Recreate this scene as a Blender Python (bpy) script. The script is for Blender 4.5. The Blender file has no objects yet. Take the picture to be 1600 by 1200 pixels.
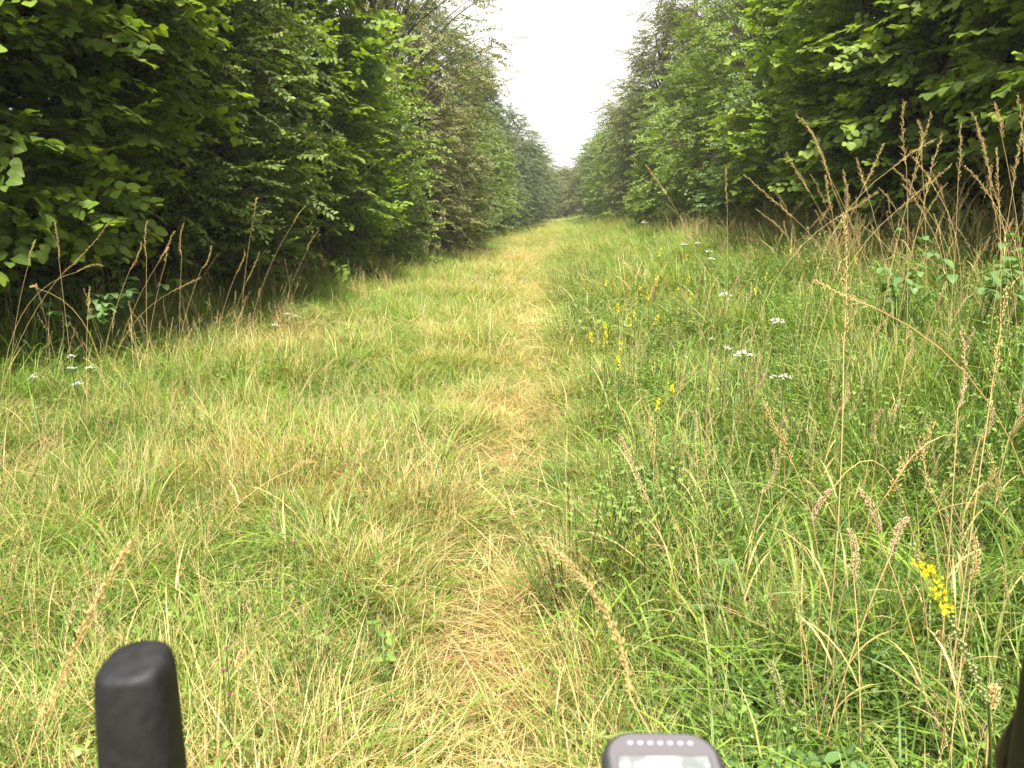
import bpy, math, random
import numpy as np
from mathutils import Vector, Matrix, Euler

R = math.radians
rs = np.random.RandomState(11)
random.seed(11)
scene = bpy.context.scene
COL = scene.collection

# ------------------------------------------------------------------ camera
CAM = np.array([0.0, 0.0, 1.32])
PITCH, YAW, FPX = R(12.1), R(3.2), 1256.0
cam_d = bpy.data.cameras.new('camera')
cam_d.sensor_width = 36.0
cam_d.lens = 36.0 * FPX / 1600.0
cam_d.clip_start = 0.02
cam_d.clip_end = 3000.0
cam_d.dof.use_dof = True
cam_d.dof.focus_distance = 4.0
cam_d.dof.aperture_fstop = 13.0
cam = bpy.data.objects.new('camera', cam_d)
COL.objects.link(cam)
cam.location = CAM
cam.rotation_euler = (math.pi / 2 - PITCH, 0, YAW)
scene.camera = cam

# ------------------------------------------------------------------ world and sun
SUN_EL, SUN_AZ = R(62), R(172)      # azimuth measured from +Y towards +X
w = bpy.data.worlds.new('World')
scene.world = w
w.use_nodes = True
nt = w.node_tree
nt.nodes.clear()
out = nt.nodes.new('ShaderNodeOutputWorld')
bg = nt.nodes.new('ShaderNodeBackground')
sky = nt.nodes.new('ShaderNodeTexSky')
sky.sky_type = 'NISHITA'
sky.sun_disc = False
sky.sun_elevation = SUN_EL
sky.sun_rotation = SUN_AZ
sky.air_density = 1.0
sky.dust_density = 2.0
sky.ozone_density = 1.0
hs = nt.nodes.new('ShaderNodeHueSaturation')
hs.inputs['Saturation'].default_value = 0.10
hs.inputs['Value'].default_value = 1.0
bg.inputs['Strength'].default_value = 0.08
nt.links.new(sky.outputs[0], hs.inputs['Color'])
wm = nt.nodes.new('ShaderNodeVectorMath'); wm.operation = 'MULTIPLY'
wm.inputs[1].default_value = (1.0, 0.955, 0.85)       # warm white of a thin bright overcast
nt.links.new(hs.outputs[0], wm.inputs[0])
ov = nt.nodes.new('ShaderNodeMix'); ov.data_type = 'RGBA'      # even cloud layer veiling the clear sky
ov.inputs['Factor'].default_value = 0.75
ov.inputs[7].default_value = (4.1, 4.0, 3.75, 1)
nt.links.new(wm.outputs[0], ov.inputs[6])
nt.links.new(ov.outputs[2], bg.inputs['Color'])
nt.links.new(bg.outputs[0], out.inputs['Surface'])

sun_d = bpy.data.lights.new('sun', 'SUN')
sun_d.energy = 3.2
sun_d.angle = R(8)
sun_d.color = (1.0, 0.94, 0.84)
sun = bpy.data.objects.new('sun', sun_d)
COL.objects.link(sun)
sd = Vector((math.sin(SUN_AZ) * math.cos(SUN_EL), math.cos(SUN_AZ) * math.cos(SUN_EL), math.sin(SUN_EL)))
sun.rotation_euler = sd.to_track_quat('Z', 'Y').to_euler()
sun.location = (0, 0, 30)

scene.view_settings.view_transform = 'Standard'
scene.view_settings.look = 'None'
scene.view_settings.gamma = 1.0
scene.view_settings.use_curve_mapping = False
scene.view_settings.exposure = 2.08
scene.cycles.max_bounces = 6
scene.cycles.diffuse_bounces = 3
scene.cycles.glossy_bounces = 2
scene.cycles.transmission_bounces = 4
scene.cycles.transparent_max_bounces = 4
scene.cycles.caustics_reflective = False
scene.cycles.caustics_refractive = False
scene.cycles.use_denoising = True
scene.cycles.use_adaptive_sampling = True
scene.cycles.adaptive_threshold = 0.02
scene.cycles.sample_clamp_indirect = 4.0

# ------------------------------------------------------------------ helpers
_F = np.array([-math.sin(YAW) * math.cos(PITCH), math.cos(YAW) * math.cos(PITCH), -math.sin(PITCH)])
_R = np.array([math.cos(YAW), math.sin(YAW), 0.0])
_U = np.cross(_R, _F)


def P(px, py, t):
    """world point seen at (px, py) of the 1600x1200 photograph, t metres deep"""
    return CAM + t * (_F + _R * (px - 800) / FPX + _U * (600 - py) / FPX)


def smooth(a, b, x):
    u = np.clip((np.asarray(x, float) - a) / (b - a), 0, 1)
    return u * u * (3 - 2 * u)


def vnoise(x, y, seed=0):
    """cheap value noise in 2-D, about -1..1"""
    x = np.asarray(x, float); y = np.asarray(y, float)
    xi = np.floor(x).astype(np.int64); yi = np.floor(y).astype(np.int64)
    fx = x - xi; fy = y - yi
    fx = fx * fx * (3 - 2 * fx); fy = fy * fy * (3 - 2 * fy)

    def h(i, j):
        n = (i * 374761393 + j * 668265263 + seed * 1442695041) & 0x7fffffff
        n = ((n ^ (n >> 13)) * 1274126177) & 0x7fffffff
        return ((n ^ (n >> 16)) & 0xffff) / 32767.5 - 1
    a = h(xi, yi) * (1 - fx) + h(xi + 1, yi) * fx
    b = h(xi, yi + 1) * (1 - fx) + h(xi + 1, yi + 1) * fx
    return a * (1 - fy) + b * fy


def ground_z(x, y):
    x = np.asarray(x, float); y = np.asarray(y, float)
    z = 0.72 * smooth(0.5, 4.6, x)
    z = z + 0.10 * smooth(-1.5, -4.2, x)
    z = z + 0.35 * smooth(22, 60, y)
    z = z + 0.035 * vnoise(x * 0.9, y * 0.9, 3) + 0.02 * vnoise(x * 2.3, y * 2.3, 5)
    z = z - 0.035 * np.exp(-((x + 0.15 + 0.4 * smooth(2, 20, y)) / 0.35) ** 2)
    return z


def tag(o, label=None, cat=None, group=None, kind=None):
    if label: o['label'] = label
    if cat: o['category'] = cat
    if group: o['group'] = group
    if kind: o['kind'] = kind
    return o


def empty(name, loc, label, cat, group=None):
    o = bpy.data.objects.new(name, None)
    o.empty_display_size = 0.05
    COL.objects.link(o)
    o.location = [float(v) for v in loc]
    return tag(o, label, cat, group)


class MB:
    """collects vertices and faces of ONE mesh; colour attribute 'lc' and uv per vertex"""
    def __init__(s):
        s.v = []; s.f = []; s.c = []; s.u = []; s.n = 0; s.m = []

    def add(s, v, f, c=None, u=None, mi=0):
        v = np.asarray(v, float)
        k = len(v)
        s.v.append(v)
        s.f.extend([tuple(int(i) + s.n for i in q) for q in f])
        s.m.extend([mi] * len(f))
        c = np.zeros((k, 4)) if c is None else np.broadcast_to(np.asarray(c, float), (k, 4))
        s.c.append(c)
        s.u.append(np.zeros((k, 2)) if u is None else np.asarray(u, float))
        s.n += k
        return s

    def mesh(s, name, mats, smooth_=True):
        me = bpy.data.meshes.new(name)
        v = np.concatenate(s.v)
        me.from_pydata(v.tolist(), [], s.f)
        a = me.color_attributes.new('lc', 'FLOAT_COLOR', 'POINT')
        a.data.foreach_set('color', np.concatenate(s.c).astype(np.float32).ravel())
        at = me.attributes.new('luv', 'FLOAT2', 'POINT')
        at.data.foreach_set('vector', np.concatenate(s.u).astype(np.float32).ravel())
        for m in (mats if isinstance(mats, (list, tuple)) else [mats]):
            me.materials.append(m)
        if len(set(s.m)) > 1:
            me.polygons.foreach_set('material_index', s.m)
        if smooth_:
            me.polygons.foreach_set('use_smooth', [True] * len(me.polygons))
        me.update()
        return me

    def obj(s, name, mats, parent=None, smooth_=True, link=True):
        o = bpy.data.objects.new(name, s.mesh(name, mats, smooth_))
        if link: COL.objects.link(o)
        if parent: o.parent = parent
        return o


def tube(mb, pts, rad, sides=5, c=None, cap=True, mi=0):
    pts = np.asarray(pts, float)
    n = len(pts)
    rad = np.broadcast_to(np.asarray(rad, float), (n,))
    t = np.gradient(pts, axis=0)
    t /= np.linalg.norm(t, axis=1)[:, None] + 1e-9
    ref = np.array([0, 0, 1.0]) if abs(t[0][2]) < 0.8 else np.array([1.0, 0, 0])
    V = []
    for i in range(n):
        a = np.cross(t[i], ref); a /= np.linalg.norm(a) + 1e-9
        b = np.cross(t[i], a)
        ref = np.cross(a, t[i])
        for k in range(sides):
            q = 2 * math.pi * k / sides
            V.append(pts[i] + rad[i] * (a * math.cos(q) + b * math.sin(q)))
    F = []
    for i in range(n - 1):
        for k in range(sides):
            k2 = (k + 1) % sides
            F.append((i * sides + k, i * sides + k2, (i + 1) * sides + k2, (i + 1) * sides + k))
    if cap and sides > 2:
        F.append(tuple(range(sides))[::-1])
        F.append(tuple((n - 1) * sides + k for k in range(sides)))
    mb.add(V, F, c, None, mi)


def bez(p0, p1, p2, n):
    t = np.linspace(0, 1, n)[:, None]
    p0, p1, p2 = map(lambda q: np.asarray(q, float), (p0, p1, p2))
    return (1 - t) ** 2 * p0 + 2 * (1 - t) * t * p1 + t ** 2 * p2


# ------------------------------------------------------------------ materials
def new_mat(name):
    m = bpy.data.materials.new(name)
    m.use_nodes = True
    n = m.node_tree
    n.nodes.clear()
    return m, n


def simple_mat(name, col, rough=0.6, spec=0.3, bump=0.0, bscale=200, var=0.0):
    m, n = new_mat(name)
    o = n.nodes.new('ShaderNodeOutputMaterial')
    p = n.nodes.new('ShaderNodeBsdfPrincipled')
    p.inputs['Base Color'].default_value = (*col, 1)
    p.inputs['Roughness'].default_value = rough
    p.inputs['Specular IOR Level'].default_value = spec
    n.links.new(p.outputs[0], o.inputs[0])
    if bump or var:
        tc = n.nodes.new('ShaderNodeTexCoord')
        nz = n.nodes.new('ShaderNodeTexNoise')
        nz.inputs['Scale'].default_value = bscale
        nz.inputs['Detail'].default_value = 6
        n.links.new(tc.outputs['Object'], nz.inputs['Vector'])
        if bump:
            b = n.nodes.new('ShaderNodeBump')
            b.inputs['Strength'].default_value = bump
            b.inputs['Distance'].default_value = 0.002
            n.links.new(nz.outputs[0], b.inputs['Height'])
            n.links.new(b.outputs[0], p.inputs['Normal'])
        if var:
            nz2 = n.nodes.new('ShaderNodeTexNoise')
            nz2.inputs['Scale'].default_value = bscale * 0.12
            nz2.inputs['Detail'].default_value = 5
            n.links.new(tc.outputs['Object'], nz2.inputs['Vector'])
            mr = n.nodes.new('ShaderNodeMapRange')
            mr.inputs['From Min'].default_value = 0.35; mr.inputs['From Max'].default_value = 0.65
            mr.inputs['To Min'].default_value = 1 - var; mr.inputs['To Max'].default_value = 1 + var
            n.links.new(nz2.outputs[0], mr.inputs['Value'])
            mx = n.nodes.new('ShaderNodeVectorMath'); mx.operation = 'SCALE'
            mx.inputs[0].default_value = col
            n.links.new(mr.outputs[0], mx.inputs['Scale'])
            n.links.new(mx.outputs[0], p.inputs['Base Color'])
    return m


def leafy(name, cols, transl=0.35, rough=0.5, spec=0.35, veins=0.0, dry=None, tcol=(1.3, 1.3, 0.40)):
    """cols: dark, mid, young leaf colour. lc = (random, youth, along). tone, dry come from the instancer.
    dry: straw colours (a, b) mixed in where lc.r < dry attribute"""
    m, n = new_mat(name)
    N = n.nodes.new; L = n.links.new
    o = N('ShaderNodeOutputMaterial')
    a = N('ShaderNodeAttribute'); a.attribute_name = 'lc'
    sp = N('ShaderNodeSeparateColor'); L(a.outputs['Color'], sp.inputs[0])
    tn = N('ShaderNodeAttribute'); tn.attribute_type = 'INSTANCER'; tn.attribute_name = 'tone'
    ad = N('ShaderNodeMath'); ad.operation = 'MULTIPLY_ADD'
    L(sp.outputs[0], ad.inputs[0]); ad.inputs[1].default_value = 0.45
    L(tn.outputs['Fac'], ad.inputs[2])
    ad.use_clamp = True
    r = N('ShaderNodeValToRGB')
    r.color_ramp.elements[0].position = 0.1; r.color_ramp.elements[0].color = (*cols[0], 1)
    r.color_ramp.elements[1].position = 0.95; r.color_ramp.elements[1].color = (*cols[1], 1)
    L(ad.outputs[0], r.inputs[0])
    mx = N('ShaderNodeMix'); mx.data_type = 'RGBA'
    L(sp.outputs[1], mx.inputs['Factor'])
    L(r.outputs[0], mx.inputs[6]); mx.inputs[7].default_value = (*cols[2], 1)
    col = mx.outputs[2]
    if dry:
        dr = N('ShaderNodeAttribute'); dr.attribute_type = 'INSTANCER'; dr.attribute_name = 'dry'
        # soft compare of random blade number with dryness
        sb = N('ShaderNodeMath'); sb.operation = 'SUBTRACT'
        L(dr.outputs['Fac'], sb.inputs[0]); L(sp.outputs[2], sb.inputs[1])
        ml = N('ShaderNodeMath'); ml.operation = 'MULTIPLY_ADD'; ml.use_clamp = True
        L(sb.outputs[0], ml.inputs[0]); ml.inputs[1].default_value = 4.0; ml.inputs[2].default_value = 0.5
        rr = N('ShaderNodeValToRGB')
        rr.color_ramp.elements[0].position = 0.0; rr.color_ramp.elements[0].color = (*dry[0], 1)
        rr.color_ramp.elements[1].position = 1.0; rr.color_ramp.elements[1].color = (*dry[1], 1)
        L(sp.outputs[0], rr.inputs[0])
        m2 = N('ShaderNodeMix'); m2.data_type = 'RGBA'
        L(ml.outputs[0], m2.inputs['Factor']); L(col, m2.inputs[6]); L(rr.outputs[0], m2.inputs[7])
        col = m2.outputs[2]
    p = N('ShaderNodeBsdfPrincipled')
    p.inputs['Roughness'].default_value = rough
    p.inputs['Specular IOR Level'].default_value = spec
    if veins:
        u = N('ShaderNodeAttribute'); u.attribute_name = 'luv'
        su = N('ShaderNodeSeparateXYZ'); L(u.outputs['Vector'], su.inputs[0])
        ab = N('ShaderNodeMath'); ab.operation = 'ABSOLUTE'; L(su.outputs[1], ab.inputs[0])
        q = N('ShaderNodeMath'); q.operation = 'MULTIPLY_ADD'; L(ab.outputs[0], q.inputs[0]); q.inputs[1].default_value = -0.75; L(su.outputs[0], q.inputs[2])
        s_ = N('ShaderNodeMath'); s_.operation = 'MULTIPLY'; L(q.outputs[0], s_.inputs[0]); s_.inputs[1].default_value = 44
        si = N('ShaderNodeMath'); si.operation = 'SINE'; L(s_.outputs[0], si.inputs[0])
        mr = N('ShaderNodeMapRange'); L(si.outputs[0], mr.inputs[0]); mr.inputs[1].default_value = 0.6; mr.inputs[2].default_value = 1.0
        mr.inputs[3].default_value = 0; mr.inputs[4].default_value = veins
        mid = N('ShaderNodeMapRange'); L(ab.outputs[0], mid.inputs[0]); mid.inputs[1].default_value = 0.0; mid.inputs[2].default_value = 0.05
        mid.inputs[3].default_value = veins; mid.inputs[4].default_value = 0
        mm = N('ShaderNodeMath'); mm.operation = 'MAXIMUM'; L(mr.outputs[0], mm.inputs[0]); L(mid.outputs[0], mm.inputs[1])
        m3 = N('ShaderNodeMix'); m3.data_type = 'RGBA'; L(mm.outputs[0], m3.inputs['Factor'])
        L(col, m3.inputs[6]); m3.inputs[7].default_value = (*[min(1, c * 1.5 + 0.02) for c in cols[2]], 1)
        col = m3.outputs[2]
        bp = N('ShaderNodeBump'); bp.inputs['Strength'].default_value = 0.5; bp.inputs['Distance'].default_value = 0.003
        bp.invert = True
        L(mm.outputs[0], bp.inputs['Height']); L(bp.outputs[0], p.inputs['Normal'])
    L(col, p.inputs['Base Color'])
    tr = N('ShaderNodeBsdfTranslucent')
    vm = N('ShaderNodeVectorMath'); vm.operation = 'MULTIPLY'
    L(col, vm.inputs[0]); vm.inputs[1].default_value = tcol
    L(vm.outputs[0], tr.inputs[0])
    ms = N('ShaderNodeMixShader'); ms.inputs[0].default_value = transl
    L(p.outputs[0], ms.inputs[1]); L(tr.outputs[0], ms.inputs[2])
    L(ms.outputs[0], o.inputs[0])
    return m


STRAW = ((0.33, 0.235, 0.095), (0.63, 0.51, 0.23))
M = {}
M['grass'] = leafy('grass_blade', ((0.060, 0.125, 0.020), (0.20, 0.315, 0.045), (0.30, 0.42, 0.06)), 0.35, 0.5, 0.4, dry=STRAW)
M['forb'] = leafy('forb_leaf', ((0.09, 0.165, 0.032), (0.18, 0.28, 0.055), (0.26, 0.36, 0.07)), 0.3, 0.5, 0.4, dry=((0.10, 0.14, 0.04), (0.24, 0.27, 0.08)))
M['straw'] = leafy('straw', ((0.48, 0.35, 0.15), (0.74, 0.60, 0.30), (0.78, 0.66, 0.38)), 0.2, 0.6, 0.3, tcol=(1, .95, .7))
M['brown'] = leafy('brown_dead_grass', ((0.20, 0.105, 0.045), (0.40, 0.25, 0.12), (0.45, 0.3, 0.15)), 0.15, 0.7, 0.2, tcol=(1, .9, .7))
M['seed'] = leafy('seed_husk', ((0.62, 0.46, 0.18), (0.80, 0.64, 0.30), (0.82, 0.70, 0.42)), 0.3, 0.6, 0.3, tcol=(1, .9, .7))
M['seed_pink'] = leafy('pinkish_seed_husk', ((0.60, 0.42, 0.25), (0.80, 0.62, 0.42), (0.82, 0.68, 0.50)), 0.3, 0.6, 0.3, tcol=(1, .9, .75))
M['seed_green'] = leafy('unripe_seed_husk', ((0.30, 0.33, 0.12), (0.52, 0.52, 0.24), (0.58, 0.56, 0.3)), 0.3, 0.6, 0.3, tcol=(1, 1, .7))
M['stemgreen'] = leafy('green_stem', ((0.06, 0.11, 0.03), (0.14, 0.20, 0.05), (0.2, 0.26, 0.08)), 0.1, 0.5, 0.35)
M['yellow'] = leafy('yellow_petal', ((0.80, 0.64, 0.01), (0.85, 0.74, 0.02), (0.85, 0.76, 0.05)), 0.3, 0.6, 0.2, tcol=(1, 1, 1))
M['white'] = leafy('white_petal', ((0.74, 0.76, 0.68), (0.82, 0.82, 0.76), (0.8, 0.8, 0.8)), 0.3, 0.7, 0.2, tcol=(1, 1, 1))
M['purple'] = leafy('purple_petal', ((0.30, 0.05, 0.16), (0.48, 0.12, 0.30), (0.5, 0.2, 0.4)), 0.3, 0.7, 0.2, tcol=(1, 1, 1))
M['hazel'] = leafy('hazel_leaf', ((0.050, 0.096, 0.018), (0.150, 0.240, 0.038), (0.34, 0.43, 0.05)), 0.38, 0.5, 0.25, veins=0.16)
M['hornbeam'] = leafy('hornbeam_leaf', ((0.048, 0.086, 0.020), (0.140, 0.210, 0.042), (0.30, 0.36, 0.07)), 0.33, 0.5, 0.28)
M['beech_brown'] = leafy('brown_tinged_leaf', ((0.085, 0.105, 0.036), (0.185, 0.200, 0.070), (0.32, 0.29, 0.12)), 0.33, 0.5, 0.4)
M['maple'] = leafy('maple_leaf', ((0.075, 0.135, 0.026), (0.175, 0.265, 0.048), (0.32, 0.42, 0.07)), 0.38, 0.5, 0.35)
M['blue'] = leafy('blue_green_leaf', ((0.058, 0.110, 0.040), (0.125, 0.200, 0.070), (0.22, 0.30, 0.10)), 0.33, 0.5, 0.35)
M['dark'] = leafy('dark_leaf', ((0.038, 0.068, 0.024), (0.085, 0.130, 0.042), (0.15, 0.19, 0.06)), 0.28, 0.45, 0.4)
M['olive'] = leafy('olive_leaf', ((0.066, 0.092, 0.032), (0.145, 0.170, 0.060), (0.22, 0.24, 0.09)), 0.33, 0.5, 0.35)
M['bramble'] = leafy('bramble_leaf', ((0.055, 0.12, 0.035), (0.12, 0.22, 0.065), (0.20, 0.31, 0.09)), 0.3, 0.5, 0.4, veins=0.12)
M['bark'] = simple_mat('bark', (0.085, 0.068, 0.048), 0.85, 0.2, 0.6, 60, 0.35)
M['twig'] = simple_mat('twig', (0.12, 0.085, 0.05), 0.8, 0.2)

# ------------------------------------------------------------------ ground
def ground_material():
    m, n = new_mat('thatch_and_soil')
    N = n.nodes.new; L = n.links.new
    o = N('ShaderNodeOutputMaterial'); p = N('ShaderNodeBsdfPrincipled')
    p.inputs['Roughness'].default_value = 0.95; p.inputs['Specular IOR Level'].default_value = 0.1
    g = N('ShaderNodeNewGeometry')
    a = N('ShaderNodeTexNoise'); a.inputs['Scale'].default_value = 1.2; a.inputs['Detail'].default_value = 8
    b = N('ShaderNodeTexNoise'); b.inputs['Scale'].default_value = 45; b.inputs['Detail'].default_value = 6
    L(g.outputs['Position'], a.inputs['Vector']); L(g.outputs['Position'], b.inputs['Vector'])
    r1 = N('ShaderNodeValToRGB')
    e = r1.color_ramp.elements
    e[0].position = 0.35; e[0].color = (0.060, 0.070, 0.022, 1)
    e[1].position = 0.66; e[1].color = (0.24, 0.19, 0.08, 1)
    L(a.outputs[0], r1.inputs[0])
    r2 = N('ShaderNodeValToRGB')
    e = r2.color_ramp.elements
    e[0].position = 0.36; e[0].color = (0.35, 0.35, 0.35, 1)
    e[1].position = 0.66; e[1].color = (1.35, 1.3, 1.2, 1)
    L(b.outputs[0], r2.inputs[0])
    mm = N('ShaderNodeVectorMath'); mm.operation = 'MULTIPLY'
    L(r1.outputs[0], mm.inputs[0]); L(r2.outputs[0], mm.inputs[1])
    # leaf litter and bare soil under the trees, trodden straw on the path
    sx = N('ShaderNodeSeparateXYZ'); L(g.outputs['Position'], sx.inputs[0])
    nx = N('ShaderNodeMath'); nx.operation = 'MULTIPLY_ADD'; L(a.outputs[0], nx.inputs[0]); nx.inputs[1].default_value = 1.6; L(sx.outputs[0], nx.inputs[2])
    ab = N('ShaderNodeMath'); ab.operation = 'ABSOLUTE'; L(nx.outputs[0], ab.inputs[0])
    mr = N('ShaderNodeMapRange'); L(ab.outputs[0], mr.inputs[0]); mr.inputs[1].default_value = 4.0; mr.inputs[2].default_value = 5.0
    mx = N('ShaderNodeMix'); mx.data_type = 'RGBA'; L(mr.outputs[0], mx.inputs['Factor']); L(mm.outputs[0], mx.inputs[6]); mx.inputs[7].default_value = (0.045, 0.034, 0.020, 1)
    pb = N('ShaderNodeMath'); pb.operation = 'ADD'; L(nx.outputs[0], pb.inputs[0]); pb.inputs[1].default_value = -0.5
    pa = N('ShaderNodeMath'); pa.operation = 'ABSOLUTE'; L(pb.outputs[0], pa.inputs[0])
    mr2 = N('ShaderNodeMapRange'); L(pa.outputs[0], mr2.inputs[0]); mr2.inputs[1].default_value = 0.45; mr2.inputs[2].default_value = 0.05
    m4 = N('ShaderNodeMix'); m4.data_type = 'RGBA'; L(mr2.outputs[0], m4.inputs['Factor']); L(mx.outputs[2], m4.inputs[6]); m4.inputs[7].default_value = (0.25, 0.165, 0.085, 1)
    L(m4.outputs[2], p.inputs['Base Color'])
    bp = N('ShaderNodeBump'); bp.inputs['Strength'].default_value = 0.9; bp.inputs['Distance'].default_value = 0.02
    L(b.outputs[0], bp.inputs['Height']); L(bp.outputs[0], p.inputs['Normal'])
    L(p.outputs[0], o.inputs[0])
    return m


xs = np.concatenate([[-150, -80, -30], np.arange(-14, 14.01, 0.2), [30, 80, 150]])
ys = np.concatenate([[-100, -30], np.arange(-8, 30, 0.25), np.arange(30, 100, 1.0), [130, 200, 260]])
X, Y = np.meshgrid(xs, ys)
Z = ground_z(X, Y)
nx_, ny_ = len(xs), len(ys)
mb = MB()
fc = []
for j in range(ny_ - 1):
    for i in range(nx_ - 1):
        q = j * nx_ + i
        fc.append((q, q + 1, q + nx_ + 1, q + nx_))
mb.add(np.stack([X.ravel(), Y.ravel(), Z.ravel()], 1), fc)
g = mb.obj('ground', ground_material())
tag(g, 'grassy ground of the ride with a trodden strawy path down the middle', 'ground', kind='structure')

# ------------------------------------------------------------------ scattering by geometry nodes (for stuff and leaf masses)
_groups = {}


def scatter_group(protos):
    key = tuple(o.name for o in protos)
    if key in _groups: return _groups[key]
    ng = bpy.data.node_groups.new('scatter', 'GeometryNodeTree')
    ng.interface.new_socket('Geometry', in_out='INPUT', socket_type='NodeSocketGeometry')
    ng.interface.new_socket('Geometry', in_out='OUTPUT', socket_type='NodeSocketGeometry')
    N = ng.nodes.new; L = ng.links.new
    gi = N('NodeGroupInput'); go = N('NodeGroupOutput')
    iop = N('GeometryNodeInstanceOnPoints')
    jn = N('GeometryNodeJoinGeometry')
    for o in reversed(protos):
        oi = N('GeometryNodeObjectInfo'); oi.inputs['Object'].default_value = o
        oi.inputs['As Instance'].default_value = True
        L(oi.outputs['Geometry'], jn.inputs[0])
    iop.inputs['Pick Instance'].default_value = True

    def na(name, t):
        a = N('GeometryNodeInputNamedAttribute'); a.data_type = t; a.inputs['Name'].default_value = name
        return a.outputs['Attribute']
    L(gi.outputs[0], iop.inputs['Points'])
    L(jn.outputs[0], iop.inputs['Instance'])
    L(na('idx', 'INT'), iop.inputs['Instance Index'])
    e2r = N('FunctionNodeEulerToRotation')
    L(na('rot', 'FLOAT_VECTOR'), e2r.inputs[0])
    L(e2r.outputs[0], iop.inputs['Rotation'])
    L(na('scl', 'FLOAT_VECTOR'), iop.inputs['Scale'])
    L(iop.outputs[0], go.inputs[0])
    _groups[key] = ng
    return ng


def scatter(name, pts, rot, scl, idx, protos, tone=None, dry=None, parent=None):
    n = len(pts)
    me = bpy.data.meshes.new(name)
    me.vertices.add(n)
    me.vertices.foreach_set('co', np.asarray(pts, np.float32).ravel())
    scl = np.asarray(scl, np.float32)
    if scl.ndim == 1: scl = np.repeat(scl[:, None], 3, 1)
    for nm, ty, key, arr in (('rot', 'FLOAT_VECTOR', 'vector', rot), ('scl', 'FLOAT_VECTOR', 'vector', scl),
                             ('idx', 'INT', 'value', idx), ('tone', 'FLOAT', 'value', tone), ('dry', 'FLOAT', 'value', dry)):
        if arr is None: continue
        a = me.attributes.new(nm, ty, 'POINT')
        a.data.foreach_set(key, np.asarray(arr, np.int32 if ty == 'INT' else np.float32).ravel())
    # every scattered species shares materials through its prototypes
    o = bpy.data.objects.new(name, me)
    for m in protos[0].data.materials: me.materials.append(m)
    COL.objects.link(o)
    if parent: o.parent = parent
    md = o.modifiers.new('scatter', 'NODES')
    md.node_group = scatter_group(protos)
    return o


# ------------------------------------------------------------------ blades, leaves, sprays (prototypes, not linked to the scene)
def blade(mb, base, az, lean, curve, length, width, seg=4, c=(0, 0, 0, 1), twist=0.0, mi=0):
    """lean: angle from vertical at the foot; curve: added angle along the blade"""
    t = np.linspace(0, 1, seg + 1)
    ang = lean + curve * t ** 1.3
    dl = length / seg
    h = np.concatenate([[0], np.cumsum(np.sin(ang[:-1]) * dl)])
    z = np.concatenate([[0], np.cumsum(np.cos(ang[:-1]) * dl)])
    wv = width * 0.5 * np.array([0.7] + [1.0] * (seg - 2) + [0.65, 0.0])[:seg + 1]
    ca, sa = math.cos(az), math.sin(az)
    cx = base[0] + h * ca; cy = base[1] + h * sa; cz = base[2] + z
    tw = twist * t
    sx = -sa * np.cos(tw) + ca * np.sin(tw) * 0.5; sy = ca * np.cos(tw) + sa * np.sin(tw) * 0.5; sz = np.sin(tw) * 0.5
    V = []
    for i in range(seg):
        V.append((cx[i] - sx[i] * wv[i], cy[i] - sy[i] * wv[i], cz[i] - sz[i] * wv[i]))
        V.append((cx[i] + sx[i] * wv[i], cy[i] + sy[i] * wv[i], cz[i] + sz[i] * wv[i]))
    V.append((cx[seg], cy[seg], cz[seg]))
    F = [(2 * i, 2 * i + 1, 2 * i + 3, 2 * i + 2) for i in range(seg - 1)]
    F.append((2 * seg - 2, 2 * seg - 1, 2 * seg))
    mb.add(V, F, c, None, mi)
    return np.array([cx[-1], cy[-1], cz[-1]])


def rc(youth=0.0):
    return (rs.rand(), youth, rs.rand(), 1)


def spindle(mb, p, d, ln, rad, c, mi=0):
    """a three sided grain, 6 triangles"""
    p = np.asarray(p, float); d = np.asarray(d, float); d = d / (np.linalg.norm(d) + 1e-9)
    a = np.cross(d, (0.3, 0.5, 0.8)); a /= np.linalg.norm(a) + 1e-9
    b = np.cross(d, a)
    V = [p, p + d * ln]
    for k in range(3):
        q = 2.094 * k
        V.append(p + d * ln * 0.42 + rad * (a * math.cos(q) + b * math.sin(q)))
    mb.add(V, [(0, 3, 2), (0, 4, 3), (0, 2, 4), (1, 2, 3), (1, 3, 4), (1, 4, 2)], c, None, mi)


PROTO = {}


def proto(name, mb, mats):
    o = mb.obj(name, mats, link=False)
    return o


def tuft(n, spread, L0, L1, w, lean, curve, dead=0.0, seg=4, lift=0.0):
    mb = MB()
    for i in range(n):
        r_ = spread * math.sqrt(rs.rand()); q = rs.rand() * 6.283
        az = q + rs.normal() * 0.9
        ln = L0 + (L1 - L0) * rs.rand() ** 1.3
        blade(mb, (r_ * math.cos(q), r_ * math.sin(q), lift * rs.rand() - 0.01), az, abs(rs.normal(lean, lean * 0.5)), rs.normal(curve, 0.4),
              ln, w * (0.7 + 0.6 * rs.rand()), seg, rc(0.5 * (rs.rand() < 0.15)), rs.normal() * 0.8)
    return mb


fine = [proto('fine_tuft', tuft(32, 0.07, 0.10, 0.34, 0.0029, 0.50, 1.5, seg=5), M['grass']) for _ in range(4)]
short = [proto('short_tuft', tuft(30, 0.06, 0.05, 0.15, 0.0034, 0.45, 0.8), M['grass']) for _ in range(3)]
broad = [proto('broad_tuft', tuft(13, 0.05, 0.22, 0.54, 0.0060, 0.30, 1.9, seg=6), M['grass']) for _ in range(4)]
tall = [proto('tall_tuft', tuft(18, 0.07, 0.26, 0.60, 0.0046, 0.26, 1.3, seg=6), M['grass']) for _ in range(3)]


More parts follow.
